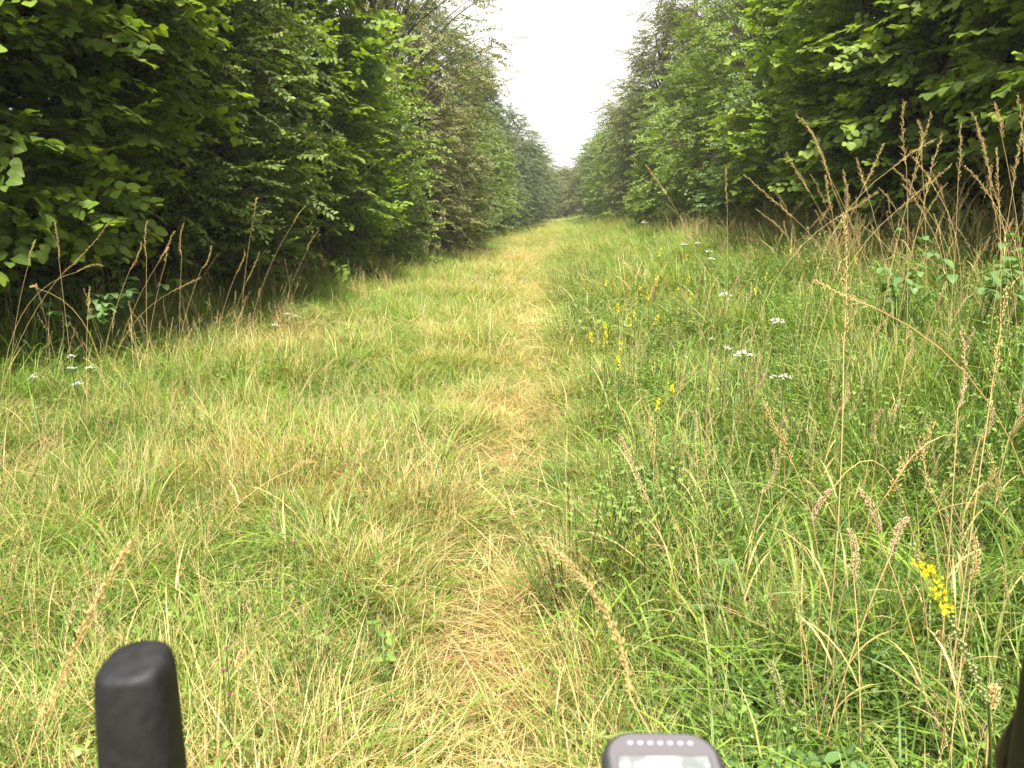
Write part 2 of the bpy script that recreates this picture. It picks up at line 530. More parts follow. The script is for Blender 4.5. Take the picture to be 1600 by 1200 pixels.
def thatch():
    mb = MB()
    for i in range(24):
        x, y = rs.normal(0, 0.06, 2)
        blade(mb, (x, y, 0.012 + 0.05 * rs.rand()), rs.rand() * 6.283, R(rs.uniform(68, 100)), rs.normal(0, 0.35),
              rs.uniform(0.07, 0.26), 0.0028 * (0.7 + 0.6 * rs.rand()), 3, rc(0))
    return mb


thatch_p = [proto('thatch_wisp', thatch(), M['straw']) for _ in range(3)]


def leaf_shape(kind):
    """outline as half widths along the midrib"""
    if kind == 'hazel':
        s = np.array([0, .07, .24, .48, .72, .90, 1.0]); hw = np.array([0.0, .25, .42, .47, .42, .20, 0.0])
    elif kind == 'oval':
        s = np.array([0, .22, .5, .8, 1.0]); hw = np.array([0, .24, .31, .20, 0.0])
    else:
        s = np.array([0, .4, 1.0]); hw = np.array([0, .36, 0.0])
    return s, hw


def leaf_geo(kind, size, fold=0.25, droop=0.35, wav=0.03):
    s, hw = leaf_shape(kind)
    n = len(s)
    x = s; z0 = -droop * x ** 2 * 0.6
    V = []; U = []
    for i in range(n):
        V.append((x[i], 0, z0[i])); U.append((x[i], 0))
    for sgn in (1, -1):
        for i in range(1, n - 1):
            jag = 1.0 + (0.07 if i % 2 else -0.05)
            V.append((x[i] - 0.03, sgn * hw[i] * jag, z0[i] + fold * hw[i] + rs.normal() * wav)); U.append((x[i], sgn * hw[i]))
    F = []
    for k, sgn in enumerate((1, -1)):
        o = n + k * (n - 2)
        idx = [0] + [o + i for i in range(n - 2)] + [n - 1]
        for i in range(n - 1):
            q = [i, i + 1, idx[i + 1], idx[i]]
            q2 = []
            for v in q:
                if v not in q2: q2.append(v)
            if len(q2) >= 3: F.append(tuple(q2) if sgn < 0 else tuple(q2[::-1]))
    return np.array(V) * size, F, np.array(U)


def rotm(ax, ay, az):
    return np.array(Euler((ax, ay, az)).to_matrix())


SPRAY_LEAVES = {}


def spray(name, kind, n, length, size, mat, zig=0.5, angle=55, young=0.25, jitter=0.28):
    """a leafy twig along +X, leaves alternate in one plane; remembers its leaves' transforms"""
    mb = MB()
    ts = np.linspace(0, 1, 6)
    side = rs.normal(0, 0.06)
    pts = np.stack([ts * length, side * ts ** 2, -0.10 * length * ts ** 2], 1)
    tube(mb, pts, np.linspace(0.0035, 0.0012, 6), 3, (0.2, 0, 0, 1), False, 1)
    lst = []
    for i in range(n):
        t = 0.12 + 0.88 * (i + 0.5 * rs.rand()) / n
        p = np.array([t * length, side * t * t, -0.10 * length * t * t])
        sg = 1 if i % 2 else -1
        last = i >= n - 1
        yaw = R(0 if last else sg * (angle + rs.normal() * 14))
        # petiole
        d = np.array([math.cos(yaw), math.sin(yaw), 0.15])
        p2 = p + d * size * 0.22
        rot = rotm(rs.normal() * jitter + sg * 0.08, 0.10 + rs.normal() * jitter * 0.8, yaw)
        sz = size * (0.72 + 0.45 * rs.rand()) * (0.75 if last else 1)
        V, F, U = leaf_geo(kind, sz, 0.12 + 0.2 * rs.rand(), 0.12 + 0.35 * rs.rand(), 0.02)
        V = V @ rot.T + p2
        yy = float(np.clip((t - 0.55) * 1.6, 0, 1) * young + (0.3 * rs.rand() if rs.rand() < 0.12 else 0))
        mb.add(V, F, (rs.rand(), yy, t, 1), U)
        lst.append((p2, rot, sz, yy))
    o = proto(name, mb, [mat, M['twig']])
    SPRAY_LEAVES[o.name] = lst
    return o


def species(key, kind, n, length, size, mat, k=3, **kw):
    PROTO[key] = [spray(key + '_spray', kind, n, length, size, M[mat], **kw) for _ in range(k)]


species('hazel', 'hazel', 11, 0.50, 0.092, 'hazel', young=0.6, jitter=0.22)
species('hornbeam', 'oval', 20, 0.50, 0.062, 'hornbeam', young=0.35)
species('brown', 'simple', 24, 0.50, 0.062, 'beech_brown', young=0.4, jitter=0.5)
species('maple', 'oval', 18, 0.45, 0.070, 'maple', young=0.5, jitter=0.45)
species('blue', 'simple', 24, 0.45, 0.062, 'blue', young=0.4, jitter=0.45)
species('dark', 'simple', 26, 0.45, 0.058, 'dark', young=0.3, jitter=0.45)
species('olive', 'simple', 26, 0.50, 0.060, 'olive', young=0.3, jitter=0.5)
LEAF_MESH = {}


def single_leaf(kind, size_mat):
    if size_mat not in LEAF_MESH:
        ls = []
        for _ in range(6):
            V, F, U = leaf_geo(kind, 1.0, 0.18 + 0.2 * rs.rand(), 0.25 + 0.4 * rs.rand(), 0.02)
            m_ = MB(); m_.add(V, F, (rs.rand(), 0.3 * rs.rand() ** 2, 0.5, 1), U)
            ls.append(m_.mesh('leaf', M[size_mat]))
        LEAF_MESH[size_mat] = ls
    return LEAF_MESH[size_mat]


# ------------------------------------------------------------------ trees
def make_tree(name, label, cat, x, y, h, r, key, boughs=150, per=11, zmin=0.0, shape='hedge', stems=5, tone=0.25,
              up=0.35, group=None, singles=0, spread=0.42, sscale=1.0, group_leaves=None, lobes=0.22, ry=None, inner=0.50):
    x0, y0 = x, y
    gz = float(ground_z(x, y))
    root = empty(name, (x, y, gz), label, cat, group)
    seed = rs.randint(1000)
    ry = ry or r
    # stems
    mb = MB()
    axes = []
    for s in range(stems):
        q = rs.rand() * 6.283; rr = 0.12 * r * rs.rand() * (stems > 1)
        b = np.array([rr * math.cos(q), rr * math.sin(q), -0.1])
        lean = (0.30 if stems > 1 else 0.05) * r
        top = np.array([b[0] + lean * math.cos(q + rs.normal() * .3), b[1] + lean * math.sin(q + rs.normal() * .3), h * rs.uniform(0.78, 0.95)])
        mid = (b + top) / 2 + np.array([rs.normal() * 0.12, rs.normal() * 0.12, 0]) - np.array([top[0] - b[0], top[1] - b[1], 0]) * 0.2
        pl = bez(b, mid, top, 9)
        r0 = (0.035 if stems > 1 else 0.085) * (h / 6) * rs.uniform(0.8, 1.2)
        tube(mb, pl, np.linspace(r0, r0 * 0.15, 9), 7, None, True)
        axes.append(pl)
    mb.obj('trunk' if stems == 1 else 'stems', M['bark'], root)
    # boughs
    mbl = MB()
    P_, Rt, S_, T_ = [], [], [], []
    for i in range(boughs):
        u = (i + rs.rand()) / boughs
        if shape == 'hedge': prof = np.interp(u, [0, .10, .3, .6, .85, 1], [.78, .92, 1.0, .92, .60, .12])
        elif shape == 'cone': prof = np.interp(u, [0, .15, .5, .8, 1], [.85, 1, .66, .30, .03])
        elif shape == 'high': prof = np.interp(u, [0, .2, .5, .8, 1], [.45, .85, 1, .75, .2])
        else: prof = np.interp(u, [0, .12, .45, .75, 1], [.6, .95, 1.0, .8, .15])
        az = rs.rand() * 6.283
        z = zmin + (h - zmin) * u
        lob = 1 + lobes * vnoise(az * 1.6 + seed, z * 0.9, seed) + 0.6 * lobes * vnoise(az * 4 + seed, z * 2.1, seed + 7)
        rad = prof * lob
        end = np.array([math.cos(az) * r * rad, math.sin(az) * ry * rad, z + 0.15 * rs.normal()])
        ax = axes[rs.randint(len(axes))]
        tt = np.clip(z / h - up * 0.35 * rs.uniform(0.6, 1.2), 0.04, 0.97)
        st = ax[int(tt * 8)] + (ax[min(8, int(tt * 8) + 1)] - ax[int(tt * 8)]) * (tt * 8 % 1)
        mid = (st + end) / 2 + np.array([0, 0, 0.16 * np.linalg.norm(end - st)])
        pl = bez(st, mid, end, 7)
        ln = np.linalg.norm(end - st)
        tube(mbl, pl, np.linspace(0.010 + 0.008 * ln, 0.003, 7), 3, None, False)
        for k in range(per):
            f = inner + (1 - inner) * ((k + rs.rand()) / per) ** 0.8
            i0 = min(5, int(f * 6)); p = pl[i0] + (pl[i0 + 1] - pl[i0]) * (f * 6 - i0)
            d = pl[i0 + 1] - pl[i0]
            ya = math.atan2(d[1], d[0])
            off = rs.normal() * spread * (0.35 + 0.65 * (1 - abs(f - 0.7)))
            p = p + np.array([-math.sin(ya) * off * 0.7, math.cos(ya) * off * 0.7, rs.normal() * 0.17])
            yaw = ya + off * 1.6 + rs.normal() * 0.35
            pitch = -0.02 + rs.normal() * 0.34 + (0.15 if f > .8 else 0)
            if shape == 'high': pitch += 0.25
            P_.append(p); Rt.append((rs.normal() * 0.38, pitch, yaw))
            S_.append(sscale * rs.uniform(0.75, 1.2)); T_.append(np.clip(tone + rs.normal() * 0.13 + 0.10 * vnoise(az * 2, z * 1.5, seed), 0, 1))
    # a leading shoot fountain at the top
    mbl.obj('branches', M['bark'], root)
    P_ = np.array(P_); Rt = np.array(Rt); S_ = np.array(S_); T_ = np.array(T_)
    keep = P_[:, 2] > max(zmin - 0.1, 0.05)
    P_, Rt, S_, T_ = P_[keep], Rt[keep], S_[keep], T_[keep]
    idx = rs.randint(0, len(PROTO[key]), len(P_))
    if singles:
        # the leaves that show largest are leaves of their own
        wp = P_ + np.array([x, y, gz])
        rel = wp - CAM
        dep = rel @ _F
        pxx = 800 + FPX * (rel @ _R) / np.maximum(dep, .1); pyy = 600 - FPX * (rel @ _U) / np.maximum(dep, .1)
        dist = np.linalg.norm(rel, axis=1)
        vis = (dep > 0.5) & (pxx > -40) & (pxx < 1640) & (pyy > -40) & (pyy < 620)
        score = np.where(vis, dist, 1e9)
        nl = len(SPRAY_LEAVES[PROTO[key][0].name])
        order = np.argsort(score)[:max(1, singles // nl)]
        order = [q for q in order if score[q] < 1e8]
        mbt = MB()
        kind_ = 'hazel' if key == 'hazel' else 'oval'
        mats_ = {'hazel': 'hazel', 'hornbeam': 'hornbeam', 'maple': 'maple'}[key]
        for q in order:
            E = Euler(Rt[q]).to_matrix()
            for (p2, rot, sz, yy) in SPRAY_LEAVES[PROTO[key][idx[q]].name]:
                lo = bpy.data.objects.new('leaf', random.choice(single_leaf(kind_, mats_)))
                COL.objects.link(lo); lo.parent = root
                m3 = Matrix(np.array(E) @ rot)
                lo.matrix_basis = Matrix.Translation(Vector(P_[q]) + E @ Vector(p2 * S_[q])) @ m3.to_4x4() @ Matrix.Scale(sz * S_[q], 4)
                lo['tone'] = float(T_[q])
            ts = np.linspace(0, 1, 4)[:, None]
            L_ = 0.5 * S_[q]
            tw = np.concatenate([ts * L_, 0 * ts, -0.1 * L_ * ts ** 2], 1) @ np.array(E).T + P_[q]
            tube(mbt, tw, np.linspace(0.0035, 0.0012, 4), 3, None, False)
        if order:
            mbt.obj('twigs', M['twig'], root)
            msk = np.ones(len(P_), bool); msk[list(order)] = False
            P_, Rt, S_, T_, idx = P_[msk], Rt[msk], S_[msk], T_[msk], idx[msk]
    cr = scatter('crown', P_, Rt, S_, idx, PROTO[key], T_, None, root)
    cr['kind'] = 'stuff'
    return root


GL, GR = 'trees and bushes of the left hedge', 'trees and bushes of the right hedge'
T = make_tree
# left side, near to far
T('hazel_bush', 'big hazel bush at the far left edge with large dark lower leaves over black shade', 'bush', -5.7, 2.4, 5.6, 1.9, 'hazel', 190, 11, 1.0, group=GL, singles=0, tone=0.25)
T('hazel_bush', 'near left hazel bush with large bright yellow-green shoots at the upper left', 'bush', -5.55, 5.9, 6.4, 2.35, 'hazel', 380, 16, 1.05, group=GL, singles=300, tone=0.25)
T('hornbeam_bush', 'small-leaved dark bush beside the near left hazel, with drooping yellowish twig ends', 'bush', -5.3, 9.4, 6.6, 2.2, 'hornbeam', 380, 16, 0.6, group=GL, singles=280, tone=0.3)
T('hazel_tree', 'tall mid-green hazel in the middle of the left hedge', 'tree', -5.2, 12.9, 8.0, 2.6, 'hazel', 380, 15, 0.35, group=GL, singles=0, tone=0.42)
T('hazel_bush', 'low hazel bush with light leaves tucked before the brownish tree of the left hedge', 'bush', -4.6, 16.6, 4.6, 1.9, 'maple', 200, 12, 0.2, group=GL, tone=0.45)
T('hornbeam_tree', 'brownish hornbeam heavy with seed, rising above the left hedge with wispy top', 'tree', -4.9, 20.6, 10.6, 3.1, 'brown', 330, 12, 0.4, group=GL, tone=0.5, up=0.6, lobes=.34)
T('hornbeam_bush', 'olive layered hornbeam bush low below the brownish tree on the left', 'bush', -4.2, 24.5, 5.0, 2.1, 'hornbeam', 240, 12, 0.2, group=GL, tone=0.5)
T('ash_tree', 'blue-green leafy tree behind the brownish hornbeam in the left hedge', 'tree', -4.8, 29.0, 8.2, 2.7, 'blue', 300, 12, 0.4, group=GL, tone=0.55)
T('maple_bush', 'bright green bush in the far part of the left hedge', 'bush', -3.9, 34.0, 5.2, 2.0, 'maple', 220, 12, 0.2, group=GL, tone=0.4)
T('spruce_tree', 'dark cone-shaped tree with ragged outline far along the left hedge', 'tree', -4.0, 39.5, 8.4, 2.7, 'dark', 320, 12, 0.2, shape='cone', stems=1, group=GL, tone=0.5, lobes=0.3)
T('oak_tree', 'dark rounded tree that ends the visible left hedge', 'tree', -3.2, 47.5, 6.8, 2.7, 'dark', 260, 12, 0.2, group=GL, tone=0.6)
T('oak_tree', 'low dusky tree just past the end of the left hedge', 'tree', -3.1, 57.0, 6.0, 3.0, 'olive', 220, 12, 0.2, group=GL, tone=0.6, sscale=1.2)
# right side
T('hazel_bush', 'hazel bush at the far right edge with dark hollow below', 'bush', 5.8, 3.2, 5.6, 1.9, 'hazel', 190, 11, 1.1, group=GR, tone=0.35)
T('hazel_bush', 'near right hazel bush with broad light green leaves behind the tallest golden stalks', 'bush', 5.8, 6.9, 6.0, 2.15, 'hazel', 380, 16, 1.15, group=GR, singles=300, tone=0.4)
T('hazel_bush', 'second hazel bush of the right hedge, reaching its leaf layers towards the ride', 'bush', 5.4, 10.6, 6.2, 2.3, 'hazel', 370, 15, 0.75, group=GR, singles=200, tone=0.42)
T('hazel_bush', 'third hazel bush of the right hedge with a bare pinkish twig at its left side', 'bush', 5.2, 14.4, 5.8, 2.1, 'hazel', 280, 12, 0.3, group=GR, tone=0.42)
T('blackthorn_bush', 'low dark small-leaved bush between the hazels and the bright maple on the right', 'bush', 4.7, 17.3, 3.3, 1.4, 'blue', 170, 12, 0.1, group=GR, tone=0.5)
T('maple_tree', 'bright green field maple in the middle of the right hedge', 'tree', 5.2, 20.6, 6.8, 2.6, 'maple', 330, 12, 0.3, group=GR, tone=0.4)
T('birch_tree', 'tall dull olive tree towering behind the bright maple, hanging twigs against the sky', 'tree', 6.4, 28.5, 13.5, 3.6, 'olive', 420, 12, 1.5, shape='high', stems=1, group=GR, tone=0.45)
T('maple_bush', 'light green bush below the olive tree on the right', 'bush', 4.3, 25.8, 5.2, 2.0, 'maple', 240, 12, 0.2, group=GR, tone=0.5)
T('ash_tree', 'green tree left of the olive tree with a fringed outline against the sky', 'tree', 4.6, 33.0, 8.2, 2.5, 'olive', 300, 12, 0.4, group=GR, tone=0.6)
T('maple_tree', 'pale green tree far along the right hedge', 'tree', 3.9, 39.5, 6.2, 2.3, 'maple', 240, 12, 0.2, group=GR, tone=0.55)
T('oak_tree', 'small round dull green tree near the end of the right hedge', 'tree', 3.7, 47.0, 5.8, 2.5, 'blue', 220, 12, 0.2, group=GR, tone=0.6)
T('oak_tree', 'smallest pale tree at the far end of the right hedge', 'tree', 3.3, 57.0, 5.0, 2.7, 'olive', 220, 12, 0.2, group=GR, tone=0.7, sscale=1.2)
T('oak_tree', 'hazy olive tree closing the end of the grassy ride', 'tree', 0.6, 76.0, 4.6, 3.6, 'olive', 240, 12, 0.1, group=None, tone=0.7, sscale=1.4)
T('oak_tree', 'hazy dark tree at the end of the ride on its left', 'tree', -3.6, 71.0, 6.2, 3.4, 'blue', 220, 12, 0.1, group=None, tone=0.6, sscale=1.4)


# the wood behind both hedges: nobody could count it
def wood(name, label, x0, x1, y0, y1, h0, h1, n, key):
    xs_ = rs.uniform(x0, x1, n); ys_ = rs.uniform(y0, y1, n)
    top = h0 + (h1 - h0) * (0.5 + 0.5 * vnoise(xs_ * .35, ys_ * .35, 9))
    zs = 0.15 + top * rs.rand(n) ** 0.7
    pts = np.stack([xs_, ys_, zs + ground_z(xs_, ys_)], 1)
    rot = np.stack([rs.normal(0, .35, n), rs.normal(0.1, .3, n), rs.rand(n) * 6.283], 1)
    o = scatter(name, pts, rot, rs.uniform(1.2, 2.0, n), rs.randint(0, 3, n), PROTO[key], np.clip(rs.normal(.4, .15, n), 0, 1))
    tag(o, label, 'woodland', kind='stuff')


wood('woodland', 'dense dark wood behind the left hedge', -15, -7.0, -6, 62, 5.5, 7.5, 15000, 'dark')
wood('woodland', 'dense dark wood behind the right hedge', 7.4, 15, -6, 62, 5.0, 7.0, 14000, 'dark')
wood('undergrowth', 'dark undergrowth inside the left wood', -16, -7.2, 0, 26, 1.6, 2.6, 9000, 'dark')
wood('undergrowth', 'dark undergrowth inside the right wood', 7.6, 16, 0, 26, 1.6, 2.6, 8000, 'dark')
wood('woodland', 'far hazy wood beyond the end of the ride', -22, 24, 82, 100, 4.0, 6.0, 7000, 'olive')


# ------------------------------------------------------------------ grass cover
def region(n, y0, y1, x0=-6, x1=6, margin=1.6, power=1.0):
    """random points, denser close to the viewer's end of the strip"""
    u = rs.rand(n * 3)
    y = y0 + (y1 - y0) * u ** power
    x = rs.uniform(x0, x1, n * 3)
    k = (np.abs(x) < 0.72 * np.maximum(y, 0) + margin)
    return x[k][:n], y[k][:n]


def path_w(x, y):
    c = -0.15 - 0.40 * smooth(2, 20, y) + 0.08 * vnoise(y * 0.45, 0 * y, 21)
    return np.exp(-((x - c) / (0.25 + .05 * vnoise(y * 1.1, x * 0, 8))) ** 2)


def bare(x, y):
    b = np.exp(-(((x + .19) / .26) ** 2 + ((y - 2.3) / .30) ** 2)) + .9 * np.exp(-(((x + .36) / .30) ** 2 + ((y - 4.1) / .35) ** 2))
    b = b + .8 * smooth(.30, .75, vnoise(x * 1.15 + 7, y * 1.15, 61)) * smooth(.6, -.4, x)
    return np.clip(b, 0, 1)


def fields(x, y):
    pw = path_w(x, y)
    n1 = vnoise(x * 0.8, y * 0.8, 31); n2 = vnoise(x * 2.6, y * 2.6, 37); n3 = vnoise(x * 0.35, y * 0.35, 41); n4 = vnoise(x * 6, y * 5, 43)
    right = 0.55 * smooth(-0.05, 0.5, x + 0.30 * n1 + .2 * n2) + 0.45 * smooth(0.3, 1.9, x + .3 * n1)
    edge_l = smooth(-3.0, -4.1, x + .3 * n1)
    height = 0.88 * (1 - 0.55 * pw) * (1 - right) + right * (1.10 + 0.20 * smooth(1, 3, x)) + 0.42 * edge_l
    height = height * (1 + 0.28 * n1 + 0.24 * n2 + 0.15 * n4)
    dry = 0.30 + 0.24 * pw - 0.26 * right - 0.30 * edge_l + 0.24 * n1 + 0.22 * n2 + 0.12 * n4 - 0.22 * smooth(-1.3, -2.7, x)
    dry = dry + 0.14 * smooth(2.6, 3.8, x) * smooth(4, 9, y)
    tone = 0.30 + 0.20 * n2 + 0.16 * n3 + 0.08 * (1 - right)
    b = bare(x, y)
    height = height * (1 - .45 * b)
    dry = dry + .45 * b + .05 * smooth(6.5, 2.5, y) * (1 - right)
    return np.clip(height, .15, 2), np.clip(dry, 0.02, 1), np.clip(tone, 0, 1), pw, right


def grass(name, label, protos, n, y0, y1, sc, mask=None, power=1.0, xs_=(-5.0, 4.8), drymul=1.0, dryadd=0.0, hz=1.0, wid=1.0, tilt=0.12, cat='grass', gaps=0.45):
    x, y = region(n, y0, y1, xs_[0], xs_[1], power=power)
    hgt, dry, tone, pw, right = fields(x, y)
    if mask is not None:
        k = rs.rand(len(x)) < mask(x, y, pw, right)
        x, y, hgt, dry, tone = x[k], y[k], hgt[k], dry[k], tone[k]
    if gaps:
        k = rs.rand(len(x)) < (1 - gaps * bare(x, y)) * np.clip(.70 + .6 * vnoise(x * 3.1, y * 2.4, 71) + .2 * vnoise(x * 7, y * 6, 72), .25, 1)
        x, y, hgt, dry, tone = x[k], y[k], hgt[k], dry[k], tone[k]
    m = len(x)
    pts = np.stack([x, y, ground_z(x, y)], 1)
    rot = np.stack([rs.normal(0, tilt, m), rs.normal(0, tilt, m), rs.rand(m) * 6.283], 1)
    s = sc * rs.uniform(0.75, 1.25, m)
    scl = np.stack([s * wid, s * wid, s * (hgt ** hz)], 1)
    o = scatter(name, pts, rot, scl, rs.randint(0, len(protos), m), protos, np.clip(tone + rs.normal(0, .08, m), 0, 1), np.clip(dry * drymul + dryadd, 0, 1))
    tag(o, label, cat, kind='stuff')
    return o


# fine grass everywhere, thinner on the path
grass('fine_grass', 'fine green and straw grass covering the near ride', fine, 36000, 0.5, 5.5, 0.85, lambda x, y, p, r: 0.95 - 0.35 * p + 0 * x, power=0.9)
grass('fine_grass', 'fine grass covering the middle stretch of the ride', fine, 30000, 5.5, 14, 1.0, lambda x, y, p, r: 1 - 0.15 * p, wid=1.3)
grass('fine_grass', 'fine grass covering the far stretch of the ride', fine, 30000, 14, 32, 1.1, lambda x, y, p, r: 1 - 0.05 * p, wid=2.0)
grass('fine_grass', 'fine grass at the far end of the ride', fine, 22000, 32, 80, 1.2, wid=3.4)
grass('short_grass', 'short trodden grass on and beside the near path', short, 15000, 0.5, 6, 0.85, lambda x, y, p, r: (1 - .8 * r) * 1.0, xs_=(-5, 1.2), dryadd=0.08, hz=0.5)
grass('short_grass', 'short trodden grass along the farther path', short, 9000, 6, 20, 1.1, lambda x, y, p, r: (1 - .8 * r), xs_=(-4.5, 1.0), dryadd=0.08, hz=0.5, wid=1.5)
# lodged, tangled grass
mat_p = [proto('lodged_tuft', tuft(22, 0.07, 0.14, 0.42, 0.0028, 0.85, 0.75, seg=5, lift=.04), M['grass']) for _ in range(4)]
grass('lodged_grass', 'tangled lodged grass lying over the near turf', mat_p, 9500, 0.6, 7, 0.9, lambda x, y, p, r: np.clip(.45 + .55 * vnoise(x * 1.3, y * 1.3, 91) + .2 * p, 0, 1), hz=.7, dryadd=.18, tilt=.25)
grass('lodged_grass', 'tangled lodged grass farther along the ride', mat_p, 9000, 7, 24, 1.1, lambda x, y, p, r: np.clip(.4 + .5 * vnoise(x * 1.3, y * 1.3, 92), 0, 1), hz=.7, dryadd=.12, wid=1.3, tilt=.25)
brown_p = [proto('brown_thatch', thatch(), M['brown']) for _ in range(2)]
grass('brown_thatch', 'reddish brown dead thatch showing in worn patches of the near path', brown_p, 5200, 0.6, 9, 0.9, lambda x, y, p, r: np.clip(bare(x, y) * .95 + .10, 0, 1) * (1 - .8 * r), xs_=(-4, 1), hz=.3, cat='straw', gaps=0)
# straw thatch
grass('straw_litter', 'pale dead straw lying flat on the near path and left of it', thatch_p, 7500, 0.5, 7, 1.0, lambda x, y, p, r: np.clip((0.45 + 0.28 * p) * (1 - 0.75 * r) + .25 * vnoise(x * 1.5, y * 1.5, 77), 0, 1), xs_=(-4.5, 3), hz=0.3, cat='straw')
grass('straw_litter', 'pale dead straw lying on the farther path', thatch_p, 7000, 7, 32, 1.5, lambda x, y, p, r: np.clip(0.15 + 0.28 * p, 0, 1) * (1 - .6 * r), xs_=(-3.5, 1.2), hz=0.5, wid=1.3, cat='straw')
# broad and tall grass on the right and along the hedge foot
grass('broad_grass', 'lush broad-bladed grass right of the path near the bicycle', broad, 11000, 0.5, 6.5, 0.92, lambda x, y, p, r: 0.20 * (vnoise(x * 1.2, y * 1.2, 15) > .1) + 0.9 * r, hz=0.8, drymul=0.4)
grass('broad_grass', 'lush broad-bladed grass along the hedge on the left', broad, 2800, 3.0, 16, 0.8, lambda x, y, p, r: smooth(-2.4, -3.6, x) + 0.12, xs_=(-5, -0.6), drymul=0.5)
grass('broad_grass', 'broad-bladed grass in the middle distance right of the path', broad, 11000, 6.5, 22, 1.0, lambda x, y, p, r: r, xs_=(0.1, 4.8), hz=0.8, drymul=0.6, wid=1.35)
grass('tall_grass', 'tall upright grass right of the path', tall, 6500, 1.0, 9, 0.95, lambda x, y, p, r: 0.03 + 0.9 * r * smooth(0.3, 1.4, x), xs_=(-3, 4.8), hz=0.8, drymul=0.8)
grass('tall_grass', 'tall upright grass farther along the right side', tall, 9000, 9, 40, 1.05, lambda x, y, p, r: 0.9 * r, xs_=(0.2, 4.8), hz=0.8, wid=1.8, dryadd=0.08)
grass('tall_grass', 'tufts of taller grass at the foot of the left hedge', tall, 3600, 4, 34, 0.9, lambda x, y, p, r: smooth(-2.7, -3.7, x), xs_=(-4.8, -2.4), wid=1.4)


# forbs: clover-like and cut leaves in clumps
def forb(nl, size, hgt, kind='simple', sp=0.07):
    mb = MB()
    for i in range(nl):
        q = rs.rand() * 6.283; rr = sp * math.sqrt(rs.rand())
        foot = np.array([rr * .5 * math.cos(q), rr * .5 * math.sin(q), 0])
        tip = np.array([rr * 1.4 * math.cos(q), rr * 1.4 * math.sin(q), hgt * rs.uniform(.35, 1)])
        tube(mb, bez(foot, (foot + tip) / 2 + (0, 0, .02), tip, 3), 0.0012, 3, rc(), False)
        c = rc(0.5 * rs.rand() ** 2)
        for k in range(3):
            V, F, U = leaf_geo(kind, size * rs.uniform(.7, 1.2), 0.2, 0.2, .02)
            V = V @ rotm(rs.normal() * .3, .1 + rs.normal() * .3, q + (k - 1) * 1.5 + rs.normal() * .2).T + tip
            mb.add(V, F, c, U)
    return mb


forb_p = [proto('clover_clump', forb(18, 0.014, 0.10), M['forb']) for _ in range(2)] + \
         [proto('herb_clump', forb(12, 0.030, 0.24, 'oval', .09), M['forb']) for _ in range(2)] + \
         [proto('vetch_clump', forb(30, 0.013, 0.32, 'simple', .10), M['forb']) for _ in range(2)]
grass('herb_cover', 'low clover and cut-leaved herbs among the near grass', forb_p, 8500, 0.6, 7, 0.75, lambda x, y, p, r: 0.20 + 0.60 * r - .15 * p + .35 * vnoise(x * 1.7, y * 1.7, 55), hz=0.5, cat='herbs')
grass('herb_cover', 'green herbs among the grass farther along the ride', forb_p, 5500, 7, 22, 1.2, lambda x, y, p, r: 0.12 + 0.8 * r, hz=0.8, cat='herbs')
grass('vetch', 'fine-leaved vetch and bedstraw threaded through the tall grass on the right', forb_p[4:], 2000, 2.5, 16, 1.2, lambda x, y, p, r: r * .8, xs_=(0, 4.6), hz=0.9, wid=1.1, cat='herbs')


# ------------------------------------------------------------------ seed heads
def head_plume(mb, pts, n, width, sp_len, sp_rad, c_young=0.2, droop=0.0, mi=0):
    """open panicle: branchlets leave the axis in tufts, each carrying a few slim grains"""
    m = len(pts)
    i = 0
    while i < n:
        f = min(.999, (i + rs.rand()) / n)
        k = min(m - 2, int(f * (m - 1))); p = pts[k] + (pts[k + 1] - pts[k]) * (f * (m - 1) - k)
        d = pts[k + 1] - pts[k]; d = d / (np.linalg.norm(d) + 1e-9)
        s = rs.normal(size=3); s -= d * (s @ d); s /= np.linalg.norm(s) + 1e-9
        wd = width * (1 - 0.75 * f) * (0.15 + 0.85 * rs.rand() ** 1.5) * min(1, .3 + f * 4)
        q = p + s * wd + d * wd * 2.2 - np.array([0, 0, (droop + .25) * wd])
        g = 1
        if wd > 0.005:
            tube(mb, [p, (p + q) / 2 + d * wd * .2, q], 0.00035, 3, rc(.1), False, mi)
            g = 3
        for j in range(g):
            qq = p + (q - p) * (1 - .33 * j)
            spindle(mb, qq, d * 1.0 + s * .35 + rs.normal(0, .25, 3), sp_len * rs.uniform(.7, 1.3), sp_rad * .8, rc(c_young * rs.rand()), mi)
        i += g


def head_dense(mb, pts, n, width, sp_len, sp_rad, mi=0):
    m = len(pts)
    for i in range(n):
        f = (i + rs.rand()) / n
        k = min(m - 2, int(f * (m - 1))); p = pts[k] + (pts[k + 1] - pts[k]) * (f * (m - 1) - k)
        d = pts[k + 1] - pts[k]; d = d / (np.linalg.norm(d) + 1e-9)
        s = rs.normal(size=3); s -= d * (s @ d); s /= np.linalg.norm(s) + 1e-9
        w_ = width * (math.sin(math.pi * min(1, max(0.05, f * .93 + .05))) ** .45)
        spindle(mb, p + s * w_ * .35, d * .8 + s * .8, sp_len * rs.uniform(.8, 1.2), sp_rad, rc(.3 * rs.rand()), mi)


def bristly(mb, pts, n, width, sp_len, sp_rad, mi=0):
    head_plume(mb, pts, n, width, sp_len, sp_rad, 0.3, 0.3, mi)


